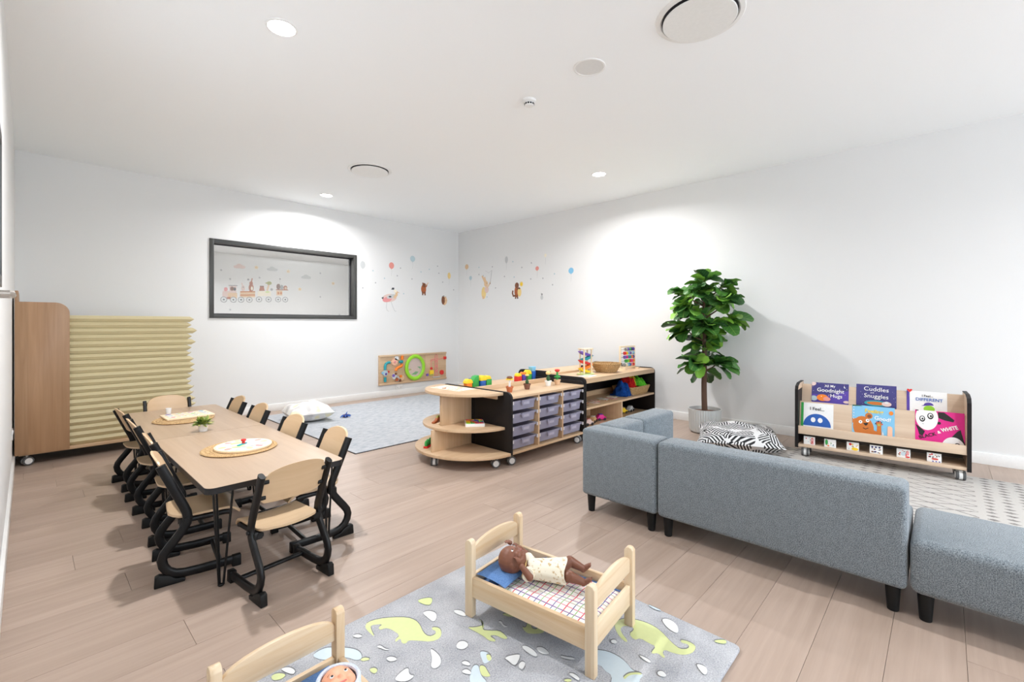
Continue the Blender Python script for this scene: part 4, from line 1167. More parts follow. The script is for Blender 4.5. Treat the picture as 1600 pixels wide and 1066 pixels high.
# --- half-moon end
t = thing('round_end_shelf', 'half-moon wooden display shelf with three tiers at the island end', 'shelf unit', (2.556, 2.90, 0))
def half_disc(r, n=24, x=0.0, sq=.94):
    return [(x, -r)] + [(x - r * sq * math.sin(PI * i / n), -r * math.cos(PI * i / n)) for i in range(1, n)] + [(x, r)]
tiers = ((UB, .022, .472), (.278, .020, .408), (.545, .022, .390))
for z, h, rr_ in tiers:
    obj('shelf_tier', MB().prism(half_disc(rr_), z, z + h, 'z'), 'laminate_x', t, bevel=.0015)
obj('upright', MB().box(-.405, -.002, -.018, .002, UB + .0225, .2775), 'laminate_z', t, bevel=.001)
obj('upright', MB().box(-.318, -.002, -.018, .002, .2985, .5445), 'laminate_z', t, bevel=.001)
obj('brace', MB().box(-.018, -.001, -.33, .33, .508, .5445), 'laminate_x', t, bevel=.001)
for cx, cy, a in ((-.375, -.005, .77), (-.085, -.385, -.5), (-.085, .385, .6)):
    castor(t, cx, cy, 0, a)

# ================================================================== toys on the island
HZ = .567
t = thing('printed_sheet', 'white sheet printed with small pictures on the round shelf top', 'sheet', (2.44, 2.96, HZ + .0002), D(4))
obj('paper', MB().box(-.10, .09, -.15, .20, 0, .0015), 'cream', t)
q = random.Random(9); it = []
for i in range(26):
    a, b_ = q.uniform(-.08, .07), q.uniform(-.13, .18)
    it.append((q.choice(['brown', 'fox', 'orange', 'moss', 'soft_red', 'ink', 'soft_yellow', 'grey']), ell(a, b_, q.uniform(.006, .018), q.uniform(.004, .009), 9, q.uniform(0, 3))))
prints('picture_print', it, t, mat=Matrix.Translation((0, 0, .0015)))
MZ = .298
t = thing('pattern_puzzle', 'white box of bright coloured pattern tiles on the middle round tier', 'puzzle', (2.455, 2.735, MZ), D(52))
obj('box', MB().box(-.085, .085, -.075, .075, 0, .024), 'white_plastic', t, bevel=.002)
cc = ['red', 'orange', 'yellow', 'purple', 'blue', 'pink', 'green', 'orange', 'lime', 'yellow', 'red', 'blue', 'pink', 'yellow', 'orange', 'purple']
for i in range(4):
    for j in range(4):
        x0, y0 = -.076 + i * .038, -.068 + j * .034
        tri = [(x0 + .001, y0 + .001), (x0 + .037, y0 + .001), (x0 + .037, y0 + .033)] if (i + j) % 2 else [(x0 + .001, y0 + .001), (x0 + .037, y0 + .033), (x0 + .001, y0 + .033)]
        tri2 = [(x0 + .001, y0 + .0025), (x0 + .036, y0 + .033), (x0 + .001, y0 + .033)] if (i + j) % 2 else [(x0 + .002, y0 + .001), (x0 + .037, y0 + .001), (x0 + .037, y0 + .031)]
        obj('pattern_tile', MB().prism(tri, .0242, .029, 'z'), cc[(i * 4 + j * 3) % 16], t)
        obj('pattern_tile', MB().prism(tri2, .0242, .029, 'z'), cc[(i * 5 + j * 7 + 3) % 16], t)
t = thing('toy_crocodile', 'brown wooden toy animal with green back on the middle round tier', 'toy', (2.33, 3.04, MZ), D(25))
obj('body', MB().prism([(-.09, 0), (-.095, .012), (-.05, .020), (-.03, .034), (.01, .038), (.04, .03), (.085, .022), (.1, .01), (.06, .006), (.05, 0), (.03, 0), (.02, .01), (-.02, .01), (-.03, 0)], -.013, .013, 'y'), 'fox', t, bevel=.002)
obj('back_plates', MB().prism([(-.03, .0345), (-.02, .05), (-.01, .0375), (0, .053), (.01, .0385), (.02, .049), (.035, .0325), (.01, .0382)], -.006, .006, 'y'), 'moss', t)
t = thing('wooden_slat', 'small plain wooden slat lying on the middle round tier', 'wood block', (2.31, 2.965, MZ), D(8))
obj('slat', MB().box(-.05, .05, -.011, .011, 0, .007), 'birch', t, bevel=.0015)
t = thing('toy_cactus', 'green toy cactus row on a red base on the lowest round tier', 'toy', (2.235, 3.05, UB + .022), D(30))
obj('base', MB().box(-.055, .055, -.018, .018, 0, .014), 'red', t, bevel=.002)
for i in range(4):
    obj('cactus', MB().lathe([(0, .014), (.011, .0145), (.014, .03), (.011, .05 + .006 * (i % 2)), (.004, .058 + .006 * (i % 2)), (0, .06 + .006 * (i % 2))], 12, c=(-.04 + i * .027, 0, 0)), 'green', t)
# flower pots on the tray unit
def flower(x, y, label, potm, stemm, bloomm, heartm, kind, h):
    t = thing('toy_flower_pot', label, 'toy plant', (x, y, .5402), group='little flower pot toys')
    obj('pot', MB().lathe([(0, 0), (.021, 0), (.028, .036), (.032, .037), (.032, .048), (.026, .048), (.025, .040), (0, .040)], 20), potm, t)
    obj('stem', MB().tube([(0, 0, .040), (0, 0, h - .02)], .009, n=10), stemm, t)
    if kind == 0:
        for s in range(7):
            a = 2 * PI * s / 7
            obj('petal', MB().ball((.022 * math.cos(a), .022 * math.sin(a), h - .018), (.013, .013, .006), 8), bloomm, t)
        obj('flower_heart', MB().lathe([(0, h - .016), (.02, h - .016), (.026, h - .006), (.020, h + .004), (0, h + .008)], 16), heartm, t)
    elif kind == 1:
        obj('leaf_ball', MB().ball((0, 0, .062), (.016, .016, .020), 12), stemm, t)
        for s in range(5):
            a = 2 * PI * s / 5
            obj('petal', MB().ball((.011 * math.cos(a), .011 * math.sin(a), h - .014), (.009, .009, .007), 8), bloomm, t)
        obj('flower_heart', MB().ball((0, 0, h - .006), .008, 10), heartm, t)
    elif kind == 2:
        obj('leaf_ball', MB().lathe([(0, .042), (.012, .046), (.019, .066), (.014, .084), (0, .088)], 14), stemm, t)
        obj('bloom', MB().lathe([(0, h - .034), (.02, h - .03), (.024, h - .014), (.014, h - .004), (0, h)], 14), bloomm, t)
    else:
        for s in range(5):
            a = 2 * PI * s / 5
            obj('petal', MB().ball((.017 * math.cos(a), .017 * math.sin(a), .072), (.014, .014, .010), 8), stemm, t)
        obj('bloom', MB().lathe([(0, h - .03), (.016, h - .026), (.026, h - .016), (.022, h - .005), (0, h)], 14), bloomm, t)
flower(2.737, 2.615, 'terracotta toy pot with a white stem and brown and yellow flower', 'terracotta', 'white', 'yellow', 'brown', 0, .125)
flower(2.965, 2.625, 'dark brown toy pot with a small yellow flower on a green stem', 'brown_pot', 'dark_green', 'soft_yellow', 'yellow', 1, .135)
flower(3.262, 2.630, 'white toy pot with dark green stem and pale yellow bloom', 'white', 'dark_green', 'soft_yellow', 'yellow', 2, .135)
flower(3.385, 2.622, 'pale wooden toy pot with green leaves and a red bloom', 'tan_pot', 'green', 'red', 'red', 3, .145)
# building blocks on the unit behind
def block(x, y, z, label, parts, a=0.0, grp='bright building blocks behind the flower pots'):
    t = thing('toy_block', label, 'toy block', (x, y, z), a, group=grp)
    for nm, mb, mt in parts:
        obj(nm, mb, mt, t, bevel=.0015)
    return t
bz = BZ1 + .0002
def brick(w, d, h): return MB().box(-w / 2, w / 2, -d / 2, d / 2, 0, h)
def dome(w, h): return MB().prism([(-w / 2, 0)] + [(-w / 2 * math.cos(PI * i / 10), h * math.sin(PI * i / 10)) for i in range(1, 10)] + [(w / 2, 0)], -.025, .025, 'y')
by = 3.02
block(2.635, by, bz, 'orange toy block, leftmost of the building blocks', [('block_body', brick(.055, .05, .045), 'orange')])
block(2.635, by, bz + .0455, 'yellow half-round toy block resting on the orange block', [('block_body', dome(.075, .038), 'yellow')])
block(2.715, by + .01, bz, 'tall green wedge toy block with a curved shoulder', [('block_body', MB().prism([(-.045, 0), (.04, 0), (.04, .105), (.0, .10), (-.025, .075), (-.045, .05)], -.025, .025, 'y'), 'green')], .15)
block(2.757, by + .085, bz, 'small blue toy block tucked behind the green wedge', [('block_body', brick(.04, .05, .07), 'blue')])
block(2.800, by, bz, 'blue square toy block next to the green wedge', [('block_body', brick(.055, .05, .055), 'blue')])
block(2.803, by, bz + .0555, 'yellow half-round toy block on top of the blue block', [('block_body', dome(.07, .046), 'yellow')])
block(2.870, by, bz, 'green toy block at the right end of the first block pile', [('block_body', brick(.062, .05, .062), 'green')])
block(2.868, by, bz + .0625, 'small yellow toy block on the green block', [('block_body', dome(.05, .032), 'yellow')])
block(3.300, by + .02, bz, 'red toy block at the left of the second block pile', [('block_body', brick(.06, .05, .05), 'red')])
block(3.300, by + .02, bz + .0505, 'yellow half-round toy block on the red block', [('block_body', dome(.058, .03), 'yellow')])
block(3.372, by + .02, bz, 'violet toy block inside the second block pile', [('block_body', brick(.055, .05, .062), 'violet')])
block(3.372, by + .02, bz + .0625, 'orange toy block on the violet block', [('block_body', dome(.045, .024), 'orange')])
block(3.440, by + .02, bz, 'green toy block in the middle of the second block pile', [('block_body', brick(.07, .05, .06), 'green')])
block(3.440, by + .02, bz + .0605, 'yellow dome toy block on the second pile', [('block_body', dome(.075, .042), 'yellow')])
block(3.513, by + .02, bz, 'blue toy block under the blue funnel', [('block_body', brick(.05, .05, .085), 'blue')])
block(3.513, by + .02, bz + .0855, 'blue funnel-shaped toy block, highest of the second pile', [('block_body', MB().prism([(-.02, 0), (.02, 0), (.03, .045), (-.03, .045)], -.025, .025, 'y'), 'sky')])
# things on the taller unit
UZ = .5942
t = thing('marble_run', 'wooden zigzag marble run tower with purple, teal, red and orange leaf ramps', 'toy', (3.885, 2.635, UZ), D(-12))
obj('base', MB().prism(ell(0, 0, .10, .075, 24), 0, .008, 'z'), 'leaf_print', t, bevel=.002)
for sx, sy in ((-.05, -.03), (.05, -.03), (-.05, .03), (.05, .03)):
    obj('post', MB().box(sx - .006, sx + .006, sy - .006, sy + .006, .0082, .248), 'birch', t)
obj('top_plate', MB().box(-.065, .065, -.045, .045, .2482, .262), 'birch', t, bevel=.002)
for i, (z, c, s) in enumerate(((.20, 'purple', 1), (.155, 'teal', -1), (.112, 'red', 1), (.066, 'orange', -1), (.030, 'yellow', 1))):
    pts = [(-.09 * s, z + .034), (-.07 * s, z + .036), (.02 * s, z + .008), (.075 * s, z - .004), (.078 * s, z - .014), (.0 * s, z - .014), (-.06 * s, z + .006)]
    obj('leaf_ramp', MB().prism(pts, -.023, .023, 'y'), c, t, bevel=.001)
t = thing('play_mat', 'thin pale green and blue card under the marble run', 'card', (3.80, 2.56, UZ), D(10))
obj('card', MB().box(-.13, .06, -.07, .05, 0, .0016), 'ice', t)
prints('card_print', [('leaf_print', ell(-.05, -.01, .05, .03, 14)), ('lemon', ell(-.09, -.03, .02, .015, 10)), ('soft_blue', ell(.02, -.02, .03, .02, 10))], t, mat=Matrix.Translation((0, 0, .0016)))
for o_ in COL.objects:
    if o_.name == 'marble_run': o_.location.z += .0022; o_.location.y += .012
m, nt, b = base_mat('wicker', rgb(178, 138, 90), .75)
N, L = nt.nodes, nt.links
tc = N.new('ShaderNodeTexCoord'); n1 = N.new('ShaderNodeTexNoise'); n1.inputs['Scale'].default_value = 160
L.new(tc.outputs['Object'], n1.inputs['Vector'])
rp = N.new('ShaderNodeValToRGB'); rp.color_ramp.elements[0].position = .36; rp.color_ramp.elements[1].position = .64
rp.color_ramp.elements[0].color = rgb(134, 98, 56); rp.color_ramp.elements[1].color = rgb(204, 168, 116)
L.new(n1.outputs['Fac'], rp.inputs['Fac']); L.new(rp.outputs['Color'], b.inputs['Base Color'])
def round_basket(t, r0, r1, h, rows=7):
    obj('basket_floor', MB().cyl((0, 0, 0), r0, .006, n=30), 'wicker', t)
    for i in range(rows):
        f = (i + .5) / rows; r = r0 + (r1 - r0) * f ** .8; z = .004 + (h - .004) * f
        obj('wicker_coil', MB().tube([(r * math.cos(2 * PI * j / 32) * (1 + .02 * (j % 2)), r * math.sin(2 * PI * j / 32) * (1 + .02 * (j % 2)), z) for j in range(33)], .006, h / rows * .56, n=6, side=(0, 0, 1), cap=False), 'wicker', t)
t = thing('wicker_basket', 'round woven basket standing on top of the taller shelf', 'basket', (4.235, 2.625, UZ))
round_basket(t, .098, .155, .098)
t = thing('toy_abacus', 'white wooden abacus frame with five rows of coloured beads on the shelf', 'abacus', (4.70, 2.635, UZ), D(-3))
obj('frame', rect_frame(-.155, .155, 0.012, .262, .018, -.009, .009), 'birch', t, bevel=.002)
obj('foot', MB().box(-.165, -.135, -.06, .06, 0, .0118).box(.135, .165, -.06, .06, 0, .0118), 'birch', t)
bc = [['grey', 'purple', 'green', 'navy', 'violet'], ['red', 'yellow', 'sky', 'purple', 'soft_blue', 'sky'], ['purple', 'pink', 'teal', 'teal', 'orange', 'violet'], ['green', 'lime', 'red', 'pink', 'orange'], ['grey', 'cream', 'sky', 'blue', 'soft_red', 'red']]
for i, row_ in enumerate(bc):
    z = .222 - i * .044
    obj('rod', MB().tube([(-.138, 0, z), (.138, 0, z)], .0025, n=6), 'satin_metal', t)
    x = .128
    for c in reversed(row_):
        obj('bead', MB().lathe([(.004, -.016), (.015, -.016), (.019, -.010), (.019, .010), (.015, .016), (.004, .016)], 12, c=(x - .01, 0, z), axis='x'), c, t)
        x -= .034 if i in (1, 2) else .036
t = thing('toy_truck', 'small black and yellow toy behind the round basket', 'toy', (4.075, 2.795, UZ), D(5))
obj('body', MB().box(-.05, .05, -.02, .02, .012, .050).box(-.05, .0, -.02, .02, .050, .072), 'black', t, bevel=.003)
obj('nose', MB().box(-.072, -.0505, -.018, .018, .012, .05), 'yellow', t, bevel=.003)
for sx in (-.035, .035):
    for sy in (-.024, .024):
        obj('wheel', MB().cyl((sx, sy - .004, .0135), .0135, .008, axis='y', n=14), 'grey_tyre', t)
# inside the taller unit
SH = .3182
t = thing('wicker_basket', 'rectangular woven basket of bright scarves on the shelf below', 'basket', (4.725, 2.60, SH))
obj('basket_floor', MB().box(-.175, .175, -.105, .105, 0, .006), 'wicker', t)
for i in range(6):
    f = (i + .5) / 6; z = .004 + .088 * f
    pts = rrect(-.18 - .03 * f, .18 + .03 * f, -.11 - .025 * f, .11 + .025 * f, (.03,) * 4, 4)
    obj('wicker_coil', MB().tube([(p[0], p[1], z) for p in pts] + [(pts[0][0], pts[0][1], z)], .005, .0088, n=6, side=(0, 0, 1), cap=False), 'wicker', t)
def scarf(x, y, z, label, mat, sx, sy, h, seed, drop=0.0):
    q = random.Random(seed); ph = [q.uniform(0, 6) for _ in range(6)]
    def P(u, v):
        a, b_ = 2 * u - 1, 2 * v - 1
        r = min(1, math.hypot(a, b_))
        f = (1 - r ** 2.2) if r < 1 else 0
        zz = h * f ** .7 * (1 + .35 * math.sin(7 * a + ph[0]) * math.sin(6 * b_ + ph[1])) + .012 * math.sin(11 * a + 5 * b_ + ph[2])
        if drop: zz -= drop * max(0, -a) ** 1.5
        return (a * sx, b_ * sy, max(zz, -drop) + .004)
    t = thing('play_scarf', label, 'scarf', (x, y, z), group='bright play scarves')
    obj('cloth', MB().grid(P, 22, 18, thick=lambda u, v: tuple(c - (.003 if i == 2 else 0) for i, c in enumerate(P(u, v)))), mat, t, angle=70)
fabric('scarf_blue', rgb(24, 74, 150), rgb(16, 52, 112), 90, bump=.1); fabric('scarf_red', rgb(206, 38, 34), rgb(150, 22, 24), 90, bump=.1)
fabric('scarf_yellow', rgb(226, 196, 60), rgb(190, 156, 40), 90, bump=.1); fabric('scarf_green', rgb(112, 214, 58), rgb(70, 170, 40), 90, bump=.1)
scarf(4.50, 2.585, SH + .0, 'deep blue scarf tumbling out of the left end of the rectangular basket', 'scarf_blue', .105, .10, .125, 1)
scarf(4.635, 2.60, SH + .075, 'red scarf heaped in the rectangular basket', 'scarf_red', .075, .10, .105, 2)
scarf(4.765, 2.63, SH + .080, 'yellow scarf between the red and green ones in the basket', 'scarf_yellow', .06, .08, .11, 3)
scarf(4.825, 2.575, SH + .078, 'bright green scarf at the right end of the basket', 'scarf_green', .085, .10, .085, 4)
q = random.Random(4)
cards = [('brown', 3.70, 2.56), ('fox', 3.79, 2.62), ('blush', 3.88, 2.55), ('soft_red', 3.97, 2.60), ('tan', 4.06, 2.55), ('soft_grey', 4.15, 2.62), ('rose', 4.24, 2.56), ('cream', 4.33, 2.61)]
cw_ = ['dark brown', 'reddish brown', 'pale pink', 'coral', 'tan', 'pale grey', 'rose pink', 'cream']
for i, (c, x, y) in enumerate(cards):
    t = thing('picture_card', '%s picture card lying flat on the upper open shelf' % cw_[i], 'card', (x, y, SH), q.uniform(-.5, .5), group='picture cards on the open shelf')
    obj('card', MB().box(-.038, .038, -.055, .055, 0, .003), c, t, bevel=.0008)
    prints('card_print', [('cream', [(-.03, -.045), (.03, -.045), (.03, .045), (-.03, .045)]), (c, ell(0, .008, .018, .024, 12)), (q.choice(['red', 'brown', 'moss', 'ink']), ell(0, -.022, .016, .010, 10))], t, mat=Matrix.Translation((0, 0, .003)))
def toy_car(x, y, label, body, cab, a):
    t = thing('toy_car', label, 'toy car', (x, y, UB + .0202), a, group='little toys on the bottom shelf')
    obj('body', MB().prism([(-.055, .012), (.055, .012), (.055, .034), (.03, .040), (.018, .060), (-.028, .060), (-.042, .040), (-.055, .038)], -.024, .024, 'y'), body, t, bevel=.004)
    obj('roof', MB().box(-.026, .016, -.02, .02, .0605, .066), cab, t, bevel=.002)
    for sx in (-.033, .033):
        for sy in (-.027, .027):
            obj('wheel', MB().cyl((sx, sy - .004, .014), .014, .008, axis='y', n=14), 'black', t)
for x, y, lb, c1, c2, a in ((3.66, 2.55, 'red toy car on the bottom shelf next to the tray unit', 'red', 'soft_red', .4), (3.80, 2.56, 'dusky pink toy car on the bottom shelf', 'blush', 'soft_red', -.2), (3.95, 2.60, 'tan and white toy car on the bottom shelf', 'tan', 'cream', .3),
                            (4.09, 2.60, 'magenta toy car on the bottom shelf by the divider', 'pink', 'violet', -.4), (4.40, 2.60, 'teal toy car on the right bottom shelf', 'teal', 'soft_blue', .2), (4.57, 2.62, 'yellow toy car on the right bottom shelf', 'yellow', 'soft_yellow', -.3), (4.74, 2.62, 'grey and white toy car at the end of the right bottom shelf', 'soft_grey', 'grey', .1)):
    toy_car(x, y, lb, c1, c2, a)

# ================================================================== book trolley
BTH = D(3.4)
BZ = .0092
bt = thing('book_trolley', 'wooden book display trolley with black ends standing against the right wall', 'bookcase', (4.43, .39, BZ), BTH)
BTM = Matrix.Translation((4.43, .39, BZ)) @ Matrix.Rotation(BTH, 4, 'Z')
sidep = [(0, .072), (0, .545), (.02, .575), (.10, .594), (.30, .594), (.31, .58), (.31, .072)]
for y in (-.522, .500):
    p = obj('side_panel', MB().prism(sidep, y + .0015, y + .0205, 'y'), 'laminate_grey', bt)
    obj('edge_band', MB().prism([(-.004, .07), (-.004, .546), (.017, .578), (.099, .598), (.301, .598), (.301, .5945), (.1, .5945), (.0195, .5755), (-.0002, .545), (-.0002, .07)], y - .0005, y + .0225, 'y').box(.0, .308, y - .0006, y + .0012, .071, .545), 'black_laminate', p)
obj('bottom_shelf', MB().box(.0, .30, -.501, .4995, .078, .099), 'laminate_grey', bt, bevel=.001)
obj('front_lip', MB().box(.0, .016, -.501, .4995, .185, .250), 'laminate_grey', bt, bevel=.0015)
obj('book_ledge', MB().box(.0165, .10, -.501, .4995, .185, .197), 'laminate_grey', bt)
def lean_panel(x0, z0, x1, z1, th):
    return MB().prism([(x0, z0), (x1, z1), (x1 + th, z1), (x0 + th, z0)], -.501, .4995, 'y')
obj('lower_back', lean_panel(.060, .1975, .100, .443, .014), 'laminate_grey', bt)
obj('upper_ledge', MB().box(.116, .21, -.501, .4995, .37, .382), 'laminate_grey', bt)
obj('upper_back', lean_panel(.185, .3825, .222, .576, .014), 'laminate_grey', bt)
plain('board_grey', rgb(120, 112, 104), .7)  # even warm grey, darker than the other trolley boards
obj('rear_board', MB().box(.288, .298, -.501, .4995, .0995, .57), 'board_grey', bt)
for y in (-.47, .455):
    for x in (.04, .20):
        castor(bt, x, y, 0, .08)
def book_frame(y, z, x, lean):
    a = lean
    Ml = basis((0, -1, 0), (math.sin(a), 0, math.cos(a)), (-math.cos(a), 0, math.sin(a)), (x, y, z))
    return BTM @ Ml
def book(label, w, h, y, z, x, lean, cover, spine=None, art=(), words=(), th=.009, hole=None):
    t = thing('picture_book', label, 'book', mat=book_frame(y, z, x, lean), group='picture books on the trolley')
    obj('pages', MB().box(.002, w - .002, .002, h - .002, -th + .0012, -.0012), 'cream', t)
    obj('cover', MB().box(0, w, 0, h, -.001, 0).box(0, w, 0, h, -th, -th + .001).box(-.0012, .0, 0, h, -th, 0), cover, t)
    if spine:
        obj('spine_band', MB().box(-.0016, .016, -.0003, h + .0003, -.0002, .0004), spine, t)
    if art:
        prints('cover_print', [(c, [(p[0] * w, p[1] * h) for p in pts]) for c, pts in art], t, lift=.0007, step=.00012)
    for txt, u, v, sz, col, rot, al, bold, sx in words:
        lettering('cover_lettering', txt, sz * h, col, t, u * w, v * h, .0034, rot, al, 0.0, bold, sx)
    return t
def stars(n, seed, cols=('white',), u0=0, u1=1, v0=.3, v1=1, r=.008):
    q = random.Random(seed)
    return [(q.choice(cols), ell(q.uniform(u0 + .02, u1 - .02), q.uniform(v0, v1 - .02), q.uniform(.5, 1.2) * r, q.uniform(.5, 1.2) * r * 1.2, 7)) for _ in range(n)]
def clip01(pts):
    return [(min(.998, max(.002, a)), min(.998, max(.002, b_))) for a, b_ in pts]
UL, LL = math.atan2(.037, .1935), math.atan2(.040, .2455)
UX, LX = .185, .060
# upper row: ledge at .382, page tops show above the lower back
book('dark purple picture book with large white title, upper left of trolley', .254, .218, .428, .3824, UX - .002, UL, 'violet', None,
     [('dusk', [(0, .55), (1, .48), (1, 1), (0, 1)]), ('violet', [(.6, .3), (1, .3), (1, .75), (.6, .6)])] + stars(26, 1, ('white', 'rose', 'soft_yellow')) +
     [('white', ell(.9, .88, .03, .045, 14)), ('dusk', ell(.915, .895, .026, .04, 14)), ('soft_blue', clip01(ell(.06, .38, .1, .1, 14))), ('orange', ell(.3, .42, .16, .13, 20)), ('soft_red', ell(.42, .38, .10, .08, 14)), ('white', ell(.27, .47, .014, .014, 8)), ('blush', clip01(ell(.95, .32, .09, .05, 12))), ('blush', clip01(ell(.02, .95, .1, .09, 12)))],
     [('All My', .50, .84, .13, 'white', .03, 'CENTER', .0003, 1.0), ('Goodnight', .51, .645, .20, 'white', -.03, 'CENTER', .0004, 1.0), ('Hugs', .67, .455, .19, 'white', -.02, 'CENTER', .0004, 1.0)])
book('navy starry picture book with white lettering, upper middle of trolley', .250, .228, .123, .3824, UX - .002, UL, 'navy', None,
     [('dusk', [(0, .3), (1, .3), (1, 1), (0, 1)])] + stars(34, 2, ('white', 'sky', 'soft_grey'), r=.006) +
     [('teal', clip01(ell(.5, .36, .30, .10, 18))), ('bear', ell(.5, .36, .23, .06, 18)), ('blush', ell(.76, .36, .12, .08, 16)), ('chalk', ell(.76, .41, .05, .04, 10))],
     [('Cuddles', .50, .78, .20, 'white', -.03, 'CENTER', 0.0, 1.05), ('and', .40, .70, .07, 'white', 0, 'CENTER', 0, 1.0), ('Snuggles', .50, .54, .20, 'white', -.03, 'CENTER', 0.0, 1.0)])
book('white picture book with purple spine, upper right of trolley', .225, .204, -.188, .3824, UX - .002, UL, 'white', 'violet',
     [('lime', clip01(ell(.56, .36, .14, .13, 18))), ('violet', ell(.55, .50, .12, .10, 18, 0, 0, PI)), ('violet', [(.42, .50), (.36, .46), (.44, .47), (.60, .50)])],
     [('I Feel...', .52, .80, .11, 'ink', 0, 'CENTER', .0004, 1.0), ('DIFFERENT', .56, .645, .155, 'blue', 0, 'CENTER', .0004, .98)])
# lower row
book('white book with green spine and blue face, lower left of trolley', .222, .240, .488, .1972, LX - .002, LL, 'white', 'green',
     [('blue', clip01(ell(.50, .22, .43, .42, 26, 0, 0, PI))), ('white', ell(.38, .43, .075, .085, 14)), ('white', ell(.60, .43, .075, .085, 14))],
     [('I Feel...', .50, .76, .15, 'ink', 0, 'CENTER', .0005, 1.0)])
bear = [('bear', clip01(ell(.04, .52, .07, .08, 12))), ('bear', clip01(ell(.27, .34, .25, .34, 24, .15))), ('bear', ell(.40, .70, .09, .09, 14)), ('brown', ell(.41, .69, .05, .05, 10)), ('bear', clip01([(.1, 0), (.7, 0), (.68, .22), (.5, .3), (.2, .35)])),
        ('white', ell(.20, .50, .045, .05, 12)), ('black', ell(.20, .50, .016, .018, 8)), ('white', ell(.37, .56, .045, .05, 12)), ('black', ell(.375, .565, .016, .018, 8)), ('black', [(.26, .47), (.39, .5), (.36, .42), (.32, .40)]), ('black', stroke([(.26, .33), (.32, .30), (.39, .34)], .02)),
        ('bear', [(.58, .1), (.70, .1), (.69, .48), (.60, .48)]), ('bear', ell(.64, .48, .06, .07, 14)), ('moss', ell(.64, .46, .035, .035, 10))] + [(c, ell(.64 + .075 * math.cos(a), .48 + .085 * math.sin(a), .018, .02, 8)) for c, a in zip(('red', 'black', 'red', 'black', 'red', 'black'), (.1, .7, 1.25, 1.8, 2.4, 3.0))] + \
       [('peach', [(.83, .02), (.95, .02), (.95, .42), (.90, .46), (.84, .44)]), ('orange', ell(.92, .84, .05, .06, 14)), ('chalk', [(.70, 0), (.76, 0), (.75, .2), (.72, .3)])]
book('sky blue book with a waving brown bear and yellow title, lower middle of trolley', .258, .258, .142, .1972, LX - .002, LL, 'sky', None,
     [('dark_green', clip01([(0, .96), (.25, .98), (.2, 1), (0, 1)]))] + bear + [('chalk', ell(.035, .58 + .09 * i, .016, .016, 8)) for i in range(5)],
     [('Feeling', .52, .80, .15, 'yellow', -.02, 'CENTER', .0008, 1.05), ('Good!', .72, .60, .15, 'white', -.10, 'CENTER', .0008, 1.0)])
panda = [('black', clip01([(.47, .98), (.6, .98), (.8, .80), (.78, .74), (.6, .77), (.48, .82)])), ('black', clip01([(.0, .60), (.1, .52), (.2, .42), (.15, .30), (.08, .32), (.05, .45)])), ('black', ell(.49, .68, .04, .04, 10)),
         ('white', clip01(ell(.24, .80, .235, .34, 30))), ('black', clip01(ell(.04, .985, .035, .015, 8))),
         ('black', ell(.145, .76, .062, .085, 16)), ('white', ell(.145, .77, .04, .055, 14)), ('black', ell(.15, .76, .022, .03, 10)), ('black', ell(.315, .85, .065, .088, 16)), ('white', ell(.315, .86, .042, .058, 14)), ('black', ell(.325, .85, .024, .032, 10)), ('black', stroke([(.14, .63), (.18, .62)], .008)),
         ('black', clip01([(.74, .34), (.85, .50), (.92, .56), (.93, .48), (1, .18), (1, .08), (.86, .22)])), ('black', clip01([(.24, .12), (.36, .15), (.55, .13), (.55, .04), (.4, .0), (.26, .06)])),
         ('white', clip01(ell(.77, .04, .235, .30, 30, 0, 0, PI))), ('black', ell(.85, .12, .065, .08, 16)), ('white', ell(.85, .12, .042, .055, 14)), ('black', ell(.845, .135, .02, .028, 10)), ('black', stroke([(.66, .04), (.72, .05)], .014))]
book('hot pink book with two pandas and black and white lettering, lower right of trolley', .262, .264, -.234, .1972, LX - .002, LL, 'pink', None, panda,
     [('BLACK', .09, .20, .125, 'black', .40, 'LEFT', .0006, .98), ('&', .47, .395, .10, 'white', .40, 'LEFT', .0008, 1.0), ('WHITE', .55, .45, .135, 'white', .36, 'LEFT', .001, .82)])
t = thing('heart_marker', 'tiny dark red heart peeping above the upper right book', 'heart', mat=book_frame(-.203, .586, .200, UL))
obj('heart', MB().prism([(0, -.016), (.016, .002), (.014, .010), (.007, .011), (0, .006), (-.007, .011), (-.014, .010), (-.016, .002)], 0, .006, 'z'), 'red', t)
obj('stalk', MB().box(-.0015, .0015, -.05, -.012, .001, .005), 'satin_metal', t)
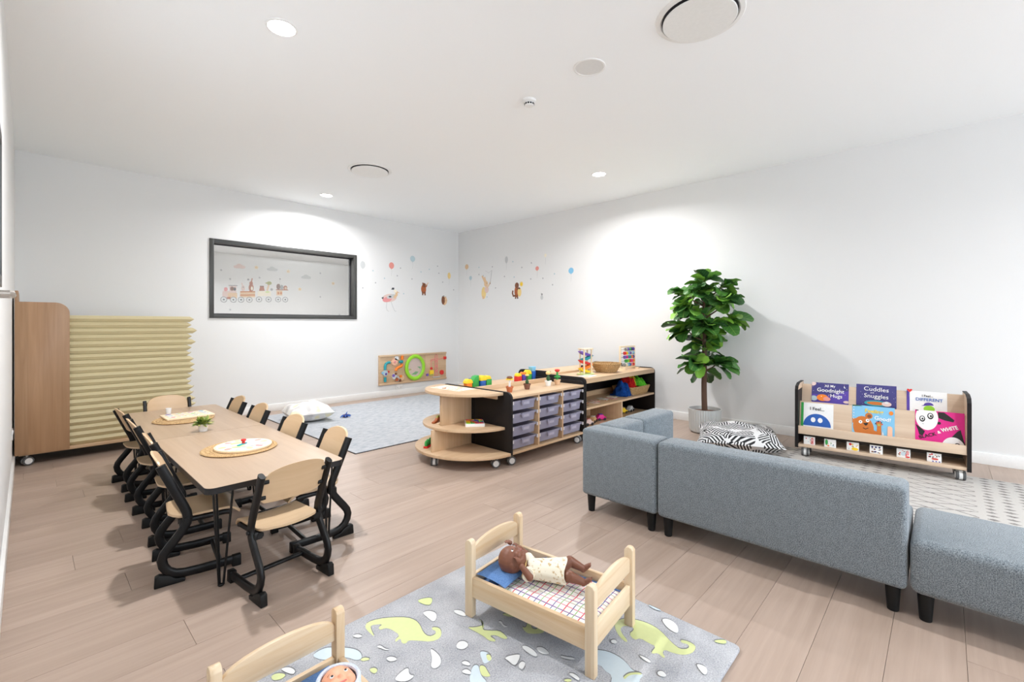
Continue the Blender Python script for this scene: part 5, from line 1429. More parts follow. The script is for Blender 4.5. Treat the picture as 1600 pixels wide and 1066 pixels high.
# six little board books
minis = [(.465, 'red', 'ink', 'with red stripes, first from the left'), (.323, 'green', 'orange', 'with green and orange pictures, second from the left'), (.176, 'soft_red', 'yellow', 'with a yellow picture, third from the left'),
         (.032, 'navy', 'soft_red', 'with dark blue pictures, fourth from the left'), (-.127, 'rose', 'red', 'with pink pictures, fifth from the left'), (-.295, 'red', 'violet', 'with a red car picture, sixth from the left')]
q = random.Random(17)
for i, (y, c1, c2, lb) in enumerate(minis):
    t = thing('board_book', 'tiny board book %s on the trolley' % lb, 'book', mat=book_frame(y, .0992, .030, .12), group='tiny board books on the trolley')
    w, h = .078, .064
    obj('pages', MB().box(0, w, 0, h, -.014, 0), 'white', t, bevel=.001)
    art = []
    for k in range(11):
        art.append((q.choice([c1, c2, 'brown', 'grey', 'soft_blue', 'tan', 'ink']), ell(q.uniform(.12, .88) * w, q.uniform(.12, .88) * h, q.uniform(.003, .007), q.uniform(.003, .006), 8)))
    if i == 0:
        art += [(c1, [(.66 * w, (.1 + .16 * k) * h), (.92 * w, (.1 + .16 * k) * h), (.92 * w, (.18 + .16 * k) * h), (.66 * w, (.18 + .16 * k) * h)]) for k in range(5)]
    if i == 1: art.append(('green', ell(.2 * w, .6 * h, .010, .022, 12)))
    if i == 2: art += [('yellow', ell(.68 * w, .22 * h, .022, .012, 14)), ('red', ell(.3 * w, .75 * h, .009, .010, 12))]
    if i == 3: art += [('navy', ell((.2 + .28 * k) * w, .78 * h, .006, .007, 10)) for k in range(3)] + [('navy', ell(.45 * w, .25 * h, .006, .006, 10))]
    if i == 4: art += [('rose', ell(.8 * w, .6 * h, .008, .018, 12)), ('ice', ell(.48 * w, .45 * h, .014, .014, 14)), ('red', ell(.8 * w, .15 * h, .014, .006, 10))]
    if i == 5: art += [('soft_red', ell(.55 * w, .36 * h, .019, .008, 14)), ('red', [(.35 * w, .3 * h), (.78 * w, .3 * h), (.74 * w, .4 * h), (.4 * w, .42 * h)])] + [('violet', ell((.42 + .22 * k) * w, .1 * h, .005, .004, 8)) for k in range(3)]
    prints('cover_print', [(c, [(min(w - .001, max(.001, a)), min(h - .001, max(.001, b_))) for a, b_ in p]) for c, p in art], t, lift=.0003, step=.0001)

# ================================================================== activity board on the back wall
AX0, AX1, AZ0, AZ1 = 3.62, 4.893, .178, .632
ab = thing('activity_board', 'wooden wall play panel with pipes, a green ring window and a red crane', 'toy panel', mat=basis((1, 0, 0), (0, 0, 1), (0, -1, 0), (AX0, YB - .0005, AZ0)))
W, Hh = AX1 - AX0, AZ1 - AZ0
for i, (a, b_) in enumerate(((0, .425), (.4265, .848), (.8495, W))):
    obj('panel', MB().box(a, b_, .0, Hh, 0, .018), 'laminate_x', ab, bevel=.002)
obj('top_rail', MB().box(0, W, Hh - .028, Hh, .0185, .034), 'laminate_x', ab, bevel=.002)
obj('bottom_rail', MB().box(0, W, 0, .028, .0185, .034), 'laminate_x', ab, bevel=.002)
def P3(pts, z=.030): return [(a, b_, z) for a, b_ in pts]
obj('pipe', MB().tube(P3([(.10, .05), (.10, .12)]), .02, n=10), 'teal', ab)
obj('pipe', MB().tube(P3([(.10, .235), (.10, .29), (.115, .325), (.15, .34), (.185, .34)]), .02, n=10), 'teal', ab)
obj('pipe', MB().tube(P3([(.345, .34), (.405, .34)]), .022, n=10), 'teal', ab)
obj('pipe', MB().tube(P3([(.40, .435), (.40, .37)]), .022, n=10), 'orange', ab)
obj('pipe', MB().tube(P3([(.40, .30), (.385, .27), (.33, .255), (.295, .235), (.285, .205)]), .02, n=10), 'orange', ab)
def gear(cx, cy, r, mat, n=10):
    pts = []
    for i in range(n * 2):
        a = 2 * PI * i / (n * 2); rr_ = r if i % 2 == 0 else r * .78
        pts.append((cx + rr_ * math.cos(a), cy + rr_ * math.sin(a)))
    obj('gear', MB().prism(pts, .0185, .034, 'z'), mat, ab)
gear(.265, .345, .062, 'peach'); gear(.10, .185, .05, 'soft_blue'); gear(.265, .12, .05, 'chalk'); gear(.315, .075, .045, 'soft_grey'); gear(.39, .09, .05, 'sand'); gear(.30, .40, .04, 'chalk')
for cx, cy, c, r in ((.05, .19, 'sky', .016), (.155, .2, 'red', .014), (.11, .17, 'violet', .016), (.24, .135, 'purple', .022), (.28, .16, 'brown', .018), (.30, .07, 'fox', .028), (.37, .115, 'orange', .02), (.355, .055, 'brown', .02), (.265, .345, 'rose', .018)):
    obj('peg', MB().cyl((cx, cy, .0345), r, .010, n=14), c, ab)
gx, gy = .635, .235
ring_path = [(gx + .16 * math.cos(2 * PI * i / 40), gy + .178 * math.sin(2 * PI * i / 40), .038) for i in range(41)]
obj('green_ring', MB().tube(ring_path, .030, .020, n=10, side=(0, 0, 1), cap=False), 'lime', ab)
clear_mat('ring_window', rgb(226, 216, 210), .12, .1)
prints('window_scene', [('blush', ell(gx, gy, .145, .16, 30)), ('green', [(gx - .06, gy - .11), (gx + .02, gy - .065), (gx + .08, gy - .075), (gx + .03, gy - .12)]), ('green', [(gx + .05, gy + .01), (gx + .12, gy + .005), (gx + .11, gy - .04), (gx + .09, gy - .02)]), ('moss', ell(gx - .085, gy - .03, .03, .015, 10))], ab, mat=Matrix.Translation((0, 0, .019)))
obj('window_disc', MB().cyl((gx, gy, .044), .142, .003, n=36), 'ring_window', ab)
for pts in ([(1.04, .06), (1.04, .40)], [(1.085, .06), (1.085, .40)], [(1.04, .40), (1.0625, .44), (1.085, .40)], [(.945, .315), (1.26, .36)], [(.945, .335), (1.06, .36)], [(1.04, .12), (1.085, .17)], [(1.085, .12), (1.04, .17)], [(1.04, .2), (1.085, .25)], [(1.085, .2), (1.04, .25)], [(1.04, .28), (1.085, .33)], [(.955, .32), (.96, .22)]):
    obj('crane_bar', MB().tube(P3(pts, .026), .0065, n=6), 'soft_red', ab)
obj('counterweight', MB().box(1.215, 1.265, .332, .378, .0185, .042), 'red', ab, bevel=.003)
obj('crane_base', MB().box(.99, 1.14, .038, .052, .0185, .034), 'soft_grey', ab)
obj('load', MB().box(.925, 1.005, .10, .165, .0185, .036), 'yellow', ab, bevel=.004)
obj('load_hook', MB().cyl((.962, .195, .0185), .02, .014, n=12), 'red', ab)
obj('load_base', MB().box(.89, .99, .075, .0995, .0185, .034), 'moss', ab)
obj('peg', MB().cyl((.88, .095, .0185), .022, .016, n=14), 'purple', ab)
obj('red_ball', MB().cyl((1.175, .115, .0185), .038, .018, n=20), 'red', ab)

# ================================================================== wall stickers
WB = lambda x, z: basis((1, 0, 0), (0, 0, 1), (0, -1, 0), (x, YB - .0004, z))
WR = lambda y, z: basis((0, -1, 0), (0, 0, 1), (-1, 0, 0), (XR - .0004, y, z))
WN = lambda x, z: basis((1, 0, 0), (0, 0, 1), (0, -1, 0), (x, NY1 - .0004, z))
def sticker(name, label, cat, mat, items, group=None):
    o = prints(name, items, None, lift=.0004, step=.0001)
    o.matrix_world = mat
    tag(o, label, cat, group)
    return o
def balloon(mat, rx, ry, col, label):
    sticker('balloon_sticker', label, 'wall sticker', mat, [('soft_grey', stroke([(0, -ry), (.004, -ry - .05), (-.004, -ry - .11)], .0035)), (col, ell(0, 0, rx, ry, 18)), (col, [(-.008, -ry - .008), (.008, -ry - .008), (0, -ry + .005)])], 'balloon wall stickers')
balloon(WB(3.369, 1.97), .040, .056, 'soft_grey', 'pale grey balloon sticker just right of the window')
balloon(WB(3.848, 2.005), .045, .05, 'soft_red', 'coral balloon sticker above the ostrich')
balloon(WB(4.233, 2.149), .046, .048, 'soft_blue', 'pale blue balloon sticker on the back wall, highest one')
balloon(WB(4.974, 1.935), .034, .055, 'soft_yellow', 'pale yellow balloon sticker beside the room corner')
balloon(WR(5.966, 2.088), .045, .044, 'sand', 'peach balloon sticker on the right wall nearest the corner')
balloon(WR(5.867, 1.889), .034, .036, 'soft_blue', 'small blue balloon sticker left of the rabbit')
balloon(WR(5.018, 2.117), .032, .055, 'soft_grey', 'grey oval balloon sticker between rabbit and squirrel')
balloon(WR(4.386, 1.928), .034, .032, 'soft_red', 'small red balloon sticker right of the squirrel')
balloon(WR(3.771, 1.845), .044, .042, 'sky', 'blue balloon sticker farthest right on the wall')
balloon(WR(4.228, 2.105), .022, .024, 'cream', 'faint cream balloon sticker near the red one')
sticker('ostrich_sticker', 'pink and grey ostrich in a black hat painted on the back wall', 'wall sticker', WB(3.672, 1.30),
        [('soft_grey', stroke([(.10, .17), (.085, .06), (.10, .01), (.13, .0)], .008)), ('soft_grey', stroke([(.16, .17), (.20, .07), (.23, .01), (.26, 0)], .008)),
         ('blush', ell(.14, .205, .125, .062, 22, .12)), ('rose', ell(.10, .18, .08, .04, 16, .2)), ('soft_grey', ell(.17, .23, .08, .03, 14, .3)), ('sand', stroke([(.22, .21), (.265, .26), (.26, .31)], .045)),
         ('cream', ell(.245, .315, .03, .024, 12)), ('sand', [(.265, .32), (.33, .285), (.27, .295)]), ('ink', [(.17, .335), (.22, .335), (.225, .365), (.19, .368)]), ('ink', ell(.15, .225, .025, .012, 8)), ('ink', [(0.0, .20), (.04, .22), (.03, .18)])])
sticker('bear_sticker', 'little brown bear with a trumpet painted on the back wall', 'wall sticker', WB(4.38, 1.575),
        [('fox', ell(.065, .10, .05, .075, 18)), ('brown', ell(.075, .165, .036, .036, 14)), ('brown', ell(.05, .195, .013, .013, 8)), ('brown', [(.035, .0), (.06, .0), (.06, .06), (.03, .06)]), ('brown', [(.08, .0), (.105, .0), (.105, .06), (.075, .06)]),
         ('fox', stroke([(.09, .12), (.12, .15), (.13, .18)], .02)), ('sand', [(.10, .165), (.155, .195), (.165, .215), (.148, .21)]), ('ink', ell(.085, .17, .005, .005, 6))])
sticker('hedgehog_sticker', 'tan hedgehog painted low on the back wall beside the corner', 'wall sticker', WB(4.795, 1.43),
        [('sand', ell(.085, .075, .05, .07, 16)), ('brown', ell(.05, .08, .036, .075, 14))] + [('fox', ell(.06 + .025 * (i % 3), .03 + .022 * i, .008, .006, 7)) for i in range(6)] + [('grey', ell(.06, .15, .02, .012, 8)), ('sand', [(.12, .09), (.15, .08), (.12, .07)]), ('tan', ell(.075, .006, .02, .008, 8))])
sticker('rabbit_sticker', 'peach rabbit holding a stick painted on the right wall', 'wall sticker', WR(5.60, 1.52),
        [('sand', stroke([(.09, .27), (.05, .34), (.02, .385)], .035)), ('sand', stroke([(.12, .27), (.09, .33), (.08, .36)], .026)), ('sand', ell(.115, .245, .045, .05, 16)), ('soft_yellow', ell(.06, .10, .055, .10, 18)), ('blush', ell(.13, .15, .05, .055, 14)),
         ('sand', stroke([(.14, .18), (.20, .24), (.215, .27)], .022)), ('grey', stroke([(.215, .25), (.235, .36), (.25, .46)], .007)), ('dot_grey', stroke([(.25, .46), (.18, .42), (.10, .46)], .004)), ('ink', ell(.13, .255, .006, .007, 8)), ('sand', [(.03, .0), (.07, .0), (.065, .05), (.03, .05)]), ('soft_blue', ell(.14, .03, .014, .012, 8)), ('ink', ell(.215, .245, .007, .012, 8))])
sticker('squirrel_sticker', 'brown squirrel playing a yellow trumpet painted on the right wall', 'wall sticker', WR(4.90, 1.495),
        [('brown', stroke([(.08, .05), (.03, .045), (.012, .09), (.022, .13)], .03)), ('fox', ell(.10, .11, .045, .09, 18)), ('brown', ell(.105, .205, .042, .045, 14)), ('soft_yellow', ell(.16, .10, .04, .07, 16)), ('soft_yellow', ell(.20, .22, .035, .04, 14)), ('yellow', ell(.20, .22, .022, .025, 12)),
         ('brown', stroke([(.10, .14), (.15, .165), (.17, .155)], .02)), ('ink', ell(.16, .155, .014, .014, 8)), ('brown', [(.065, .0), (.09, .0), (.09, .06), (.07, .06)]), ('brown', [(.11, .0), (.135, .0), (.13, .06), (.105, .06)]), ('ink', ell(.12, .215, .005, .006, 7)), ('ink', ell(.08, .005, .012, .006, 7)), ('ink', ell(.125, .005, .012, .006, 7))])
sticker('mouse_sticker', 'tiny grey mouse painted on the right wall, last of the animals', 'wall sticker', WR(4.337, 1.455), [('soft_grey', ell(.04, .04, .026, .035, 14)), ('grey', ell(.042, .085, .016, .016, 10)), ('ink', ell(.044, .088, .004, .004, 6)), ('soft_grey', ell(.03, .10, .009, .009, 8))])
q = random.Random(23)
DOTS_B = [(3.533, 1.9), (4.008, 1.98), (3.95, 1.856), (4.393, 1.952), (4.22, 1.825), (4.728, 2.077), (3.726, 1.8), (3.576, 1.722), (3.369, 1.633), (4.558, 2.008), (4.755, 1.961), (5.073, 1.698), (4.066, 1.583), (4.836, 1.816)]
DOTS_R = [(4.88, 2.074), (4.692, 1.968), (4.499, 2.019), (5.658, 2.051), (5.658, 1.933), (5.061, 1.858), (4.853, 1.833), (4.511, 1.78), (4.276, 1.774), (4.063, 1.823), (4.097, 1.669), (5.262, 1.687), (5.549, 1.904), (5.336, 2.034)]
RANK = ['nearest', 'second nearest', 'third nearest', 'fourth nearest', 'fifth nearest', 'sixth nearest', 'seventh nearest']
def scatter(spots, anchors, sign, place, name, noun, colours, shape, tail, group):
    """small stickers, each described by where it lies from the closest picture"""
    rows = {}
    for i, (u, z) in enumerate(spots):
        d, au, az, nm = min((math.hypot(u - a[0], z - a[1]), a[0], a[1], a[2]) for a in anchors)
        du, dz = (u - au) * sign, z - az
        way = ('above' if dz > 0 else 'below') if abs(dz) > abs(du) else ('right of' if du > 0 else 'left of')
        rows.setdefault((colours[i % len(colours)], way, nm), []).append((d, u, z))
    for (c, way, nm), lst in rows.items():
        for k, (d, u, z) in enumerate(sorted(lst)):
            rk = '' if len(lst) == 1 else ', ' + RANK[k]
            sticker(name, '%s %s%s %s the %s%s' % (c[0], noun, rk, way, nm, tail), 'wall sticker', place(u, z), shape(c[1]), group)
dot = lambda r_: (lambda c: [(c, ell(0, 0, r_, r_, 10))])
DC = [('tiny pale blue', 'soft_blue'), ('tiny grey', 'dot_grey'), ('tiny grey', 'dot_grey')]
scatter(DOTS_B, [(3.369, 1.97, 'grey balloon by the window'), (3.848, 2.005, 'coral balloon'), (4.233, 2.149, 'highest blue balloon'), (4.974, 1.935, 'yellow balloon'), (3.83, 1.47, 'ostrich'), (4.45, 1.68, 'brown bear'), (4.87, 1.5, 'hedgehog')], 1, WB, 'dot_sticker', 'dot sticker', DC, dot(.0115), '', 'tiny dots among the animal stickers')
scatter(DOTS_R, [(5.966, 2.088, 'peach balloon'), (5.867, 1.889, 'small blue balloon'), (5.018, 2.117, 'grey oval balloon'), (4.386, 1.928, 'small red balloon'), (3.771, 1.845, 'blue balloon at far right'), (5.48, 1.75, 'peach rabbit'), (4.78, 1.62, 'brown squirrel'), (4.3, 1.5, 'grey mouse')], -1, WR, 'dot_sticker', 'dot sticker', DC, dot(.0125), '', 'tiny dots among the animal stickers')
# train mural on the far wall of the next room
tr = []
def wheel(x, z, r=.068):
    return [('grey', ell(x, z, r, r / .78, 22)), ('chalk', ell(x, z, r * .78, r, 20)), ('ink', ell(x, z, r * .25, r * .32, 12))]
tr += [('blush', [(.08, .12), (.26, .12), (.26, .31), (.08, .31)]), ('sand', [(.22, .10), (.46, .10), (.46, .26), (.22, .26)]), ('rose', ell(.165, .36, .05, .06, 14)), ('blush', [(.26, .26), (.44, .26), (.44, .46), (.26, .46)]), ('grey', [(.24, .46), (.47, .46), (.47, .485), (.24, .485)]), ('brown', ell(.33, .38, .05, .06, 14)), ('ink', ell(.40, .37, .03, .05, 12)), ('fox', [(.18, .08), (.3, .08), (.28, .14), (.2, .14)])]
tr += [('sand', [(.54, .13), (.95, .14), (.95, .32), (.54, .31)]), ('bear', [(.54, .18), (.95, .19), (.95, .22), (.54, .21)]), ('bear', [(.54, .28), (.95, .29), (.95, .32), (.54, .31)]), ('blush', ell(.62, .40, .05, .09, 14)), ('blush', stroke([(.60, .48), (.585, .56)], .03)), ('grey', ell(.625, .43, .02, .02, 8)), ('fox', ell(.84, .42, .07, .12, 16)), ('fox', ell(.84, .55, .05, .06, 14)), ('fox', stroke([(.85, .6), (.87, .70)], .03)), ('grey', ell(.76, .66, .03, .03, 8)), ('cream', ell(.86, .40, .03, .06, 12))]
tr += [('cream', [(1.02, .17), (1.40, .18), (1.40, .33), (1.02, .32)]), ('leaf_print', ell(1.3, .30, .06, .03, 10)), ('fox', [(1.06, .33), (1.22, .335), (1.19, .475), (1.09, .475)]), ('brown', [(1.08, .46), (1.2, .46), (1.2, .485), (1.08, .485)]), ('sand', stroke([(1.29, .34), (1.32, .45), (1.34, .54)], .05)), ('moss', ell(1.35, .57, .075, .055, 14)), ('moss', ell(1.28, .57, .05, .02, 10)), ('grey', ell(1.42, .38, .04, .04, 10))]
tr += [('sand', [(1.56, .20), (1.74, .20), (1.74, .35), (1.56, .35)]), ('fox', [(1.55, .36), (1.93, .36), (1.90, .39), (1.55, .39)]), ('brown', ell(1.62, .47, .06, .09, 14)), ('grey', ell(1.72, .45, .05, .08, 12)), ('fox', ell(1.83, .44, .06, .07, 14)), ('sand', ell(1.84, .43, .035, .04, 10)), ('soft_grey', stroke([(1.67, .5), (1.67, .70)], .008)), ('grey', ell(1.67, .71, .025, .025, 10)), ('bear', ell(1.62, .27, .03, .04, 10)), ('bear', ell(1.70, .27, .03, .04, 10))]
for x, z in ((.087, .0), (.277, .004), (.432, .012), (.604, .018), (.808, .04), (1.018, .048), (1.233, .058), (1.396, .064)):
    tr += wheel(x / 1.0, z + .07)
sc_ = [(c, [(p[0] * .76 if False else p[0] * .765, p[1]) for p in pts]) for c, pts in tr[:-24]] + tr[-24:]
sc_ = [(c, [(p[0], p[1] + .045 * p[0]) for p in pts]) if i < len(sc_) - 24 else (c, pts) for i, (c, pts) in enumerate(sc_)]
sticker('train_mural', 'animal train mural on the far wall seen through the internal window', 'wall sticker', WN(2.923, 1.60), [(c, [(p[0], p[1] * .78) for p in pts]) for c, pts in sc_])
TA = [(3.1, 1.8, 'train engine'), (3.5, 1.85, 'rabbit wagon'), (3.85, 1.9, 'palm tree wagon'), (4.25, 1.9, 'last train wagon')]
scatter([(2.96, 2.308), (3.745, 2.196), (5.184, 2.418), (5.184, 1.808), (3.136, 2.122), (3.136, 1.431), (5.699, 1.355)], TA, 1, WN, 'dot_sticker', 'dot sticker', [('small grey', 'dot_grey')], dot(.022), ' behind the window', 'grey dots around the train')
star = lambda c: [('soft_yellow', [(.05 * (1 if k % 2 == 0 else .5) * math.sin(PI * k / 5), .05 * (1 if k % 2 == 0 else .5) * math.cos(PI * k / 5)) for k in range(10)]), ('sand', ell(0, 0, .02, .02, 10))]
scatter([(3.676, 2.43), (4.393, 2.40), (5.524, 2.176), (4.669, 1.977)], TA, 1, WN, 'star_sticker', 'star sticker', [('small golden', 'soft_yellow')], star, ' behind the window', 'gold stars around the train')
for x, z, c, lb in ((3.32, 2.42, 'blush', 'pale pink cloud sticker above the train'), (4.02, 2.42, 'soft_grey', 'small pale grey cloud sticker above the train'), (4.82, 2.29, 'soft_grey', 'larger grey cloud sticker right of the train')):
    sticker('cloud_sticker', lb + ' behind the window', 'wall sticker', WN(x, z), [(c, ell(-.05, -.01, .07, .035, 14)), (c, ell(.05, -.005, .08, .04, 14)), (c, ell(0, .02, .06, .045, 14))], 'cloud stickers behind the window')

# ================================================================== doll beds
def doll_bed(label, x, y, a):
    t = thing('doll_bed', label, 'doll bed', (x, y, RZ), a, group='pine doll beds')
    hw, hl, pz = .152, .249, .283
    ps = .0165
    for sx in (-1, 1):
        for sy in (-1, 1):
            px, py = sx * hw, sy * hl
            pts = [(py - ps, 0), (py + ps, 0), (py + ps, pz - .012), (py + ps * .6, pz - .003), (py, pz), (py - ps * .6, pz - .003), (py - ps, pz - .012)]
            obj('post', MB().prism(pts, px - .0125, px + .0125, 'x'), 'pine_z', t, bevel=.002)
        obj('side_rail', MB().box(sx * hw - .008, sx * hw + .008, -hl + ps, hl - ps, .075, .148), 'pine_y', t, bevel=.002)
    for sy in (-1, 1):
        py = sy * hl
        nm = 'headboard' if sy > 0 else 'footboard'
        arch = [(-hw + .0128, .196)] + [(hw - .0128, .196)] + [((hw - .0128) * math.cos(PI * i / 14), .236 + .038 * math.sin(PI * i / 14)) for i in range(15)]
        obj(nm, MB().prism(arch, py - .007, py + .007, 'y'), 'pine_x', t, bevel=.002)
        obj('end_rail', MB().box(-hw + .0128, hw - .0128, py - .007, py + .007, .075, .148), 'pine_x', t, bevel=.002)
    for i in range(5):
        yy = -.2 + i * .1
        obj('bed_slat', MB().box(-hw + .009, hw - .009, yy - .02, yy + .02, .084, .090), 'pine_x', t)
    return t
B1 = (1.318, 1.060, D(6.8)); B2 = (.457, 1.004, D(0.5))
doll_bed('pine doll bed with a brown doll standing at the middle of the dinosaur rug', *B1)
doll_bed('pine doll bed with a bonnet doll cut off by the lower picture edge', *B2)
MB1 = Matrix.Translation((B1[0], B1[1], RZ)) @ Matrix.Rotation(B1[2], 4, 'Z')
MB2 = Matrix.Translation((B2[0], B2[1], RZ)) @ Matrix.Rotation(B2[2], 4, 'Z')
fabric('denim_blue', rgb(108, 144, 194), rgb(88, 124, 178), 300, bump=.15)
fabric('doll_dress', rgb(232, 226, 208), rgb(196, 172, 132), 70, bump=.05, lo=.36, hi=.44)
# checked quilt: coloured threads crossing on white
m, nt, b = base_mat('check_cotton', rgb(240, 238, 232), .85)
N, L = nt.nodes, nt.links
tc = N.new('ShaderNodeTexCoord'); spx = N.new('ShaderNodeSeparateXYZ'); L.new(tc.outputs['Object'], spx.inputs[0])
col_prev = None
mix_in = rgb(240, 238, 232)
def line_mask(axis, period, off, wid):
    f = mth('FRACT', mth('MULTIPLY_ADD', spx.outputs[axis], 1.0 / period, off))
    return mth('LESS_THAN', f, wid / period)
for axis, period, off, wid, c in (('X', .066, .10, .0034, (214, 50, 70)), ('Y', .066, .25, .0034, (214, 50, 70)), ('X', .066, .48, .003, (60, 70, 140)), ('Y', .066, .62, .003, (60, 70, 140)), ('X', .066, .76, .003, (120, 180, 100)), ('Y', .066, .90, .003, (120, 180, 100)), ('X', .022, .3, .0016, (226, 150, 190))):
    mx = N.new('ShaderNodeMix'); mx.data_type = 'RGBA'
    if col_prev is None: mx.inputs[6].default_value = mix_in
    else: L.new(col_prev, mx.inputs[6])
    mx.inputs[7].default_value = rgb(*c)
    L.new(line_mask(axis, period, off, wid), mx.inputs[0])
    col_prev = mx.outputs[2]
L.new(col_prev, b.inputs['Base Color'])
def bedding(Mb, who, quiltmat, pillowmat):
    o = thing('doll_mattress', 'thin blue mattress in the doll bed of the %s' % who, 'mattress', mat=Mb @ Matrix.Translation((0, 0, .0902)))
    obj('cover', MB().box(-.142, .142, -.240, .240, 0, .022), pillowmat, o, bevel=.008, segs=3)
    o = thing('doll_quilt', '%s quilt spread over the bed of the %s' % ('white checked' if quiltmat == 'check_cotton' else 'grey', who), 'quilt', mat=Mb @ Matrix.Translation((0, -.035, .1124)))
    q = random.Random(8)
    def P(u, v):
        a, b_ = 2 * u - 1, 2 * v - 1
        e = max(0, (1 - abs(a) ** 8) * (1 - abs(b_) ** 8))
        return (a * .134, b_ * .200, .002 + .012 * e ** .5 + .0022 * math.sin(9 * a + 3 * b_) * e)
    obj('quilt_top', MB().grid(P, 18, 22, thick=lambda u, v: ((2 * u - 1) * .134, (2 * v - 1) * .2, .0008)), quiltmat, o, angle=70)
    obj('piping', MB().tube([(p[0], p[1], .004) for p in rrect(-.135, .135, -.201, .201, (.012,) * 4, 4)] + [(-.135, -.189, .004)], .0036, n=6, side=(0, 0, 1)), pillowmat, o)
bedding(MB1, 'brown doll', 'check_cotton', 'denim_blue')
plain('quilt_grey', rgb(150, 140, 146), .9)
bedding(MB2, 'bonnet doll', 'quilt_grey', 'denim_blue')
o = thing('doll_pillow', 'flat blue pillow under the brown doll', 'pillow', mat=MB1 @ Matrix.Translation((-.012, .168, .1292)) @ Matrix.Rotation(D(3), 4, 'X'))
pillow('cover', o, .245, .135, .034, 'denim_blue', 4, n=14)
o = thing('doll_pillow', 'flat blue pillow under the bonnet doll', 'pillow', mat=MB2 @ Matrix.Translation((0, .175, .1292)) @ Matrix.Rotation(D(3), 4, 'X'))
pillow('cover', o, .235, .115, .024, 'denim_blue', 6, n=14)
# rolled blue sheet showing behind the doll and at the foot
o = thing('folded_sheet', 'bunched dark blue sheet beside the brown doll', 'sheet', mat=MB1 @ Matrix.Translation((.113, .06, .1274)))
obj('cloth', MB().tube([(0, -.055, .008), (.004, -.03, .011), (-.004, 0, .010), (.003, .03, .012), (0, .06, .008)], .013, .016, n=10, side=(1, 0, 0), taper=[.6, 1, .85, 1.05, .5]), 'scarf_blue', o)

plain('skin_brown', rgb(124, 78, 58), .45)
plain('skin_peach', rgb(238, 170, 136), .45)
plain('doll_lip', rgb(150, 80, 72), .4)
plain('doll_lip_rose', rgb(214, 110, 100), .4)
def limb(mb, pts, rs, n=10):
    for (p, q_), (ra, rb) in zip(zip(pts, pts[1:]), zip(rs, rs[1:])):
        p, q_ = Vector(p), Vector(q_)
        k = max(2, int((q_ - p).length / .006))
        for i in range(k + 1):
            f = i / k; r_ = ra + (rb - ra) * f
            c = p.lerp(q_, f); mb.ball(tuple(c), r_, n)
def hand(mb, wrist, d, up, s=1.0):
    """small curled doll hand: palm, four fingers and a thumb"""
    w, d = Vector(wrist), Vector(d).normalized()
    up = Vector(up); up = (up - d * up.dot(d)).normalized(); sd = d.cross(up)
    pc = w + d * .011 * s
    mb.ball(tuple(pc), .0085 * s, 10)
    mb.ball(tuple(pc + d * .004 * s), .0085 * s, 10)
    for i in range(4):
        o_ = sd * (i - 1.5) * .0044 * s
        base = pc + d * .009 * s + o_
        ln = (.009, .0115, .011, .008)[i] * s
        limb(mb, [base, base + d * ln * .6 - up * .001 * s, base + d * ln - up * .005 * s], [.0026 * s, .0024 * s, .0021 * s], 7)
    tb = pc + sd * .008 * s
    limb(mb, [tb, tb + d * .006 * s + sd * .004 * s, tb + d * .011 * s + sd * .002 * s - up * .003 * s], [.003 * s, .0027 * s, .0023 * s], 7)
def foot(mb, ank, d, up, s=1.0):
    a, d, up = Vector(ank), Vector(d).normalized(), Vector(up).normalized()
    limb(mb, [a - d * .004 * s, a + d * .012 * s, a + d * .024 * s], [.0105 * s, .0098 * s, .0078 * s])
    sd = d.cross(up)
    for i in range(5):
        c = a + d * (.030 - .0012 * i) * s + sd * (i - 2) * .0036 * s
        mb.ball(tuple(c), (.0034 if i == 0 else .0026) * s, 7)
def head_shape(mb, c, s=1.0):
    x, y, z = c
    mb.ball((x, y + .008 * s, z - .001), (.044 * s, .046 * s, .047 * s), 22)
    mb.ball((x, y - .014 * s, z + .004 * s), (.038 * s, .034 * s, .038 * s), 18)
    for sx in (-1, 1):
        mb.ball((x + sx * .019 * s, y - .020 * s, z + .028 * s), .015 * s, 12)      # cheeks
        mb.ball((x + sx * .0425 * s, y - .004 * s, z - .004 * s), (.005 * s, .010 * s, .012 * s), 10)  # ears
    mb.ball((x, y - .012 * s, z + .041 * s), (.0062 * s, .006 * s, .0062 * s), 10)   # nose
    mb.ball((x, y - .036 * s, z + .026 * s), .010 * s, 10)                           # chin
def face_parts(t, c, s, lip, open_eye=True):
    x, y, z = c
    for sx in (-1, 1):
        e = obj('eye', MB().ball((x + sx * .0165 * s, y + .000 * s, z + .0405 * s), (.0058 * s, .0042 * s, .0036 * s), 10), 'white', t)
        obj('pupil', MB().ball((x + sx * .0165 * s, y - .0005 * s, z + .0434 * s), (.0032 * s, .0034 * s, .0014 * s), 10), 'black', e)
        obj('eyebrow', MB().tube([(x + sx * .010 * s, y + .010 * s, z + .0415 * s), (x + sx * .017 * s, y + .0125 * s, z + .0405 * s), (x + sx * .024 * s, y + .010 * s, z + .0375 * s)], .0013 * s, n=6), 'brown', t)
    obj('mouth', MB().tube([(x - .0085 * s, y - .0265 * s, z + .0375 * s), (x, y - .0285 * s, z + .0392 * s), (x + .0085 * s, y - .0265 * s, z + .0375 * s)], .0024 * s, .0015 * s, n=8, side=(0, 0, 1)), lip, t)
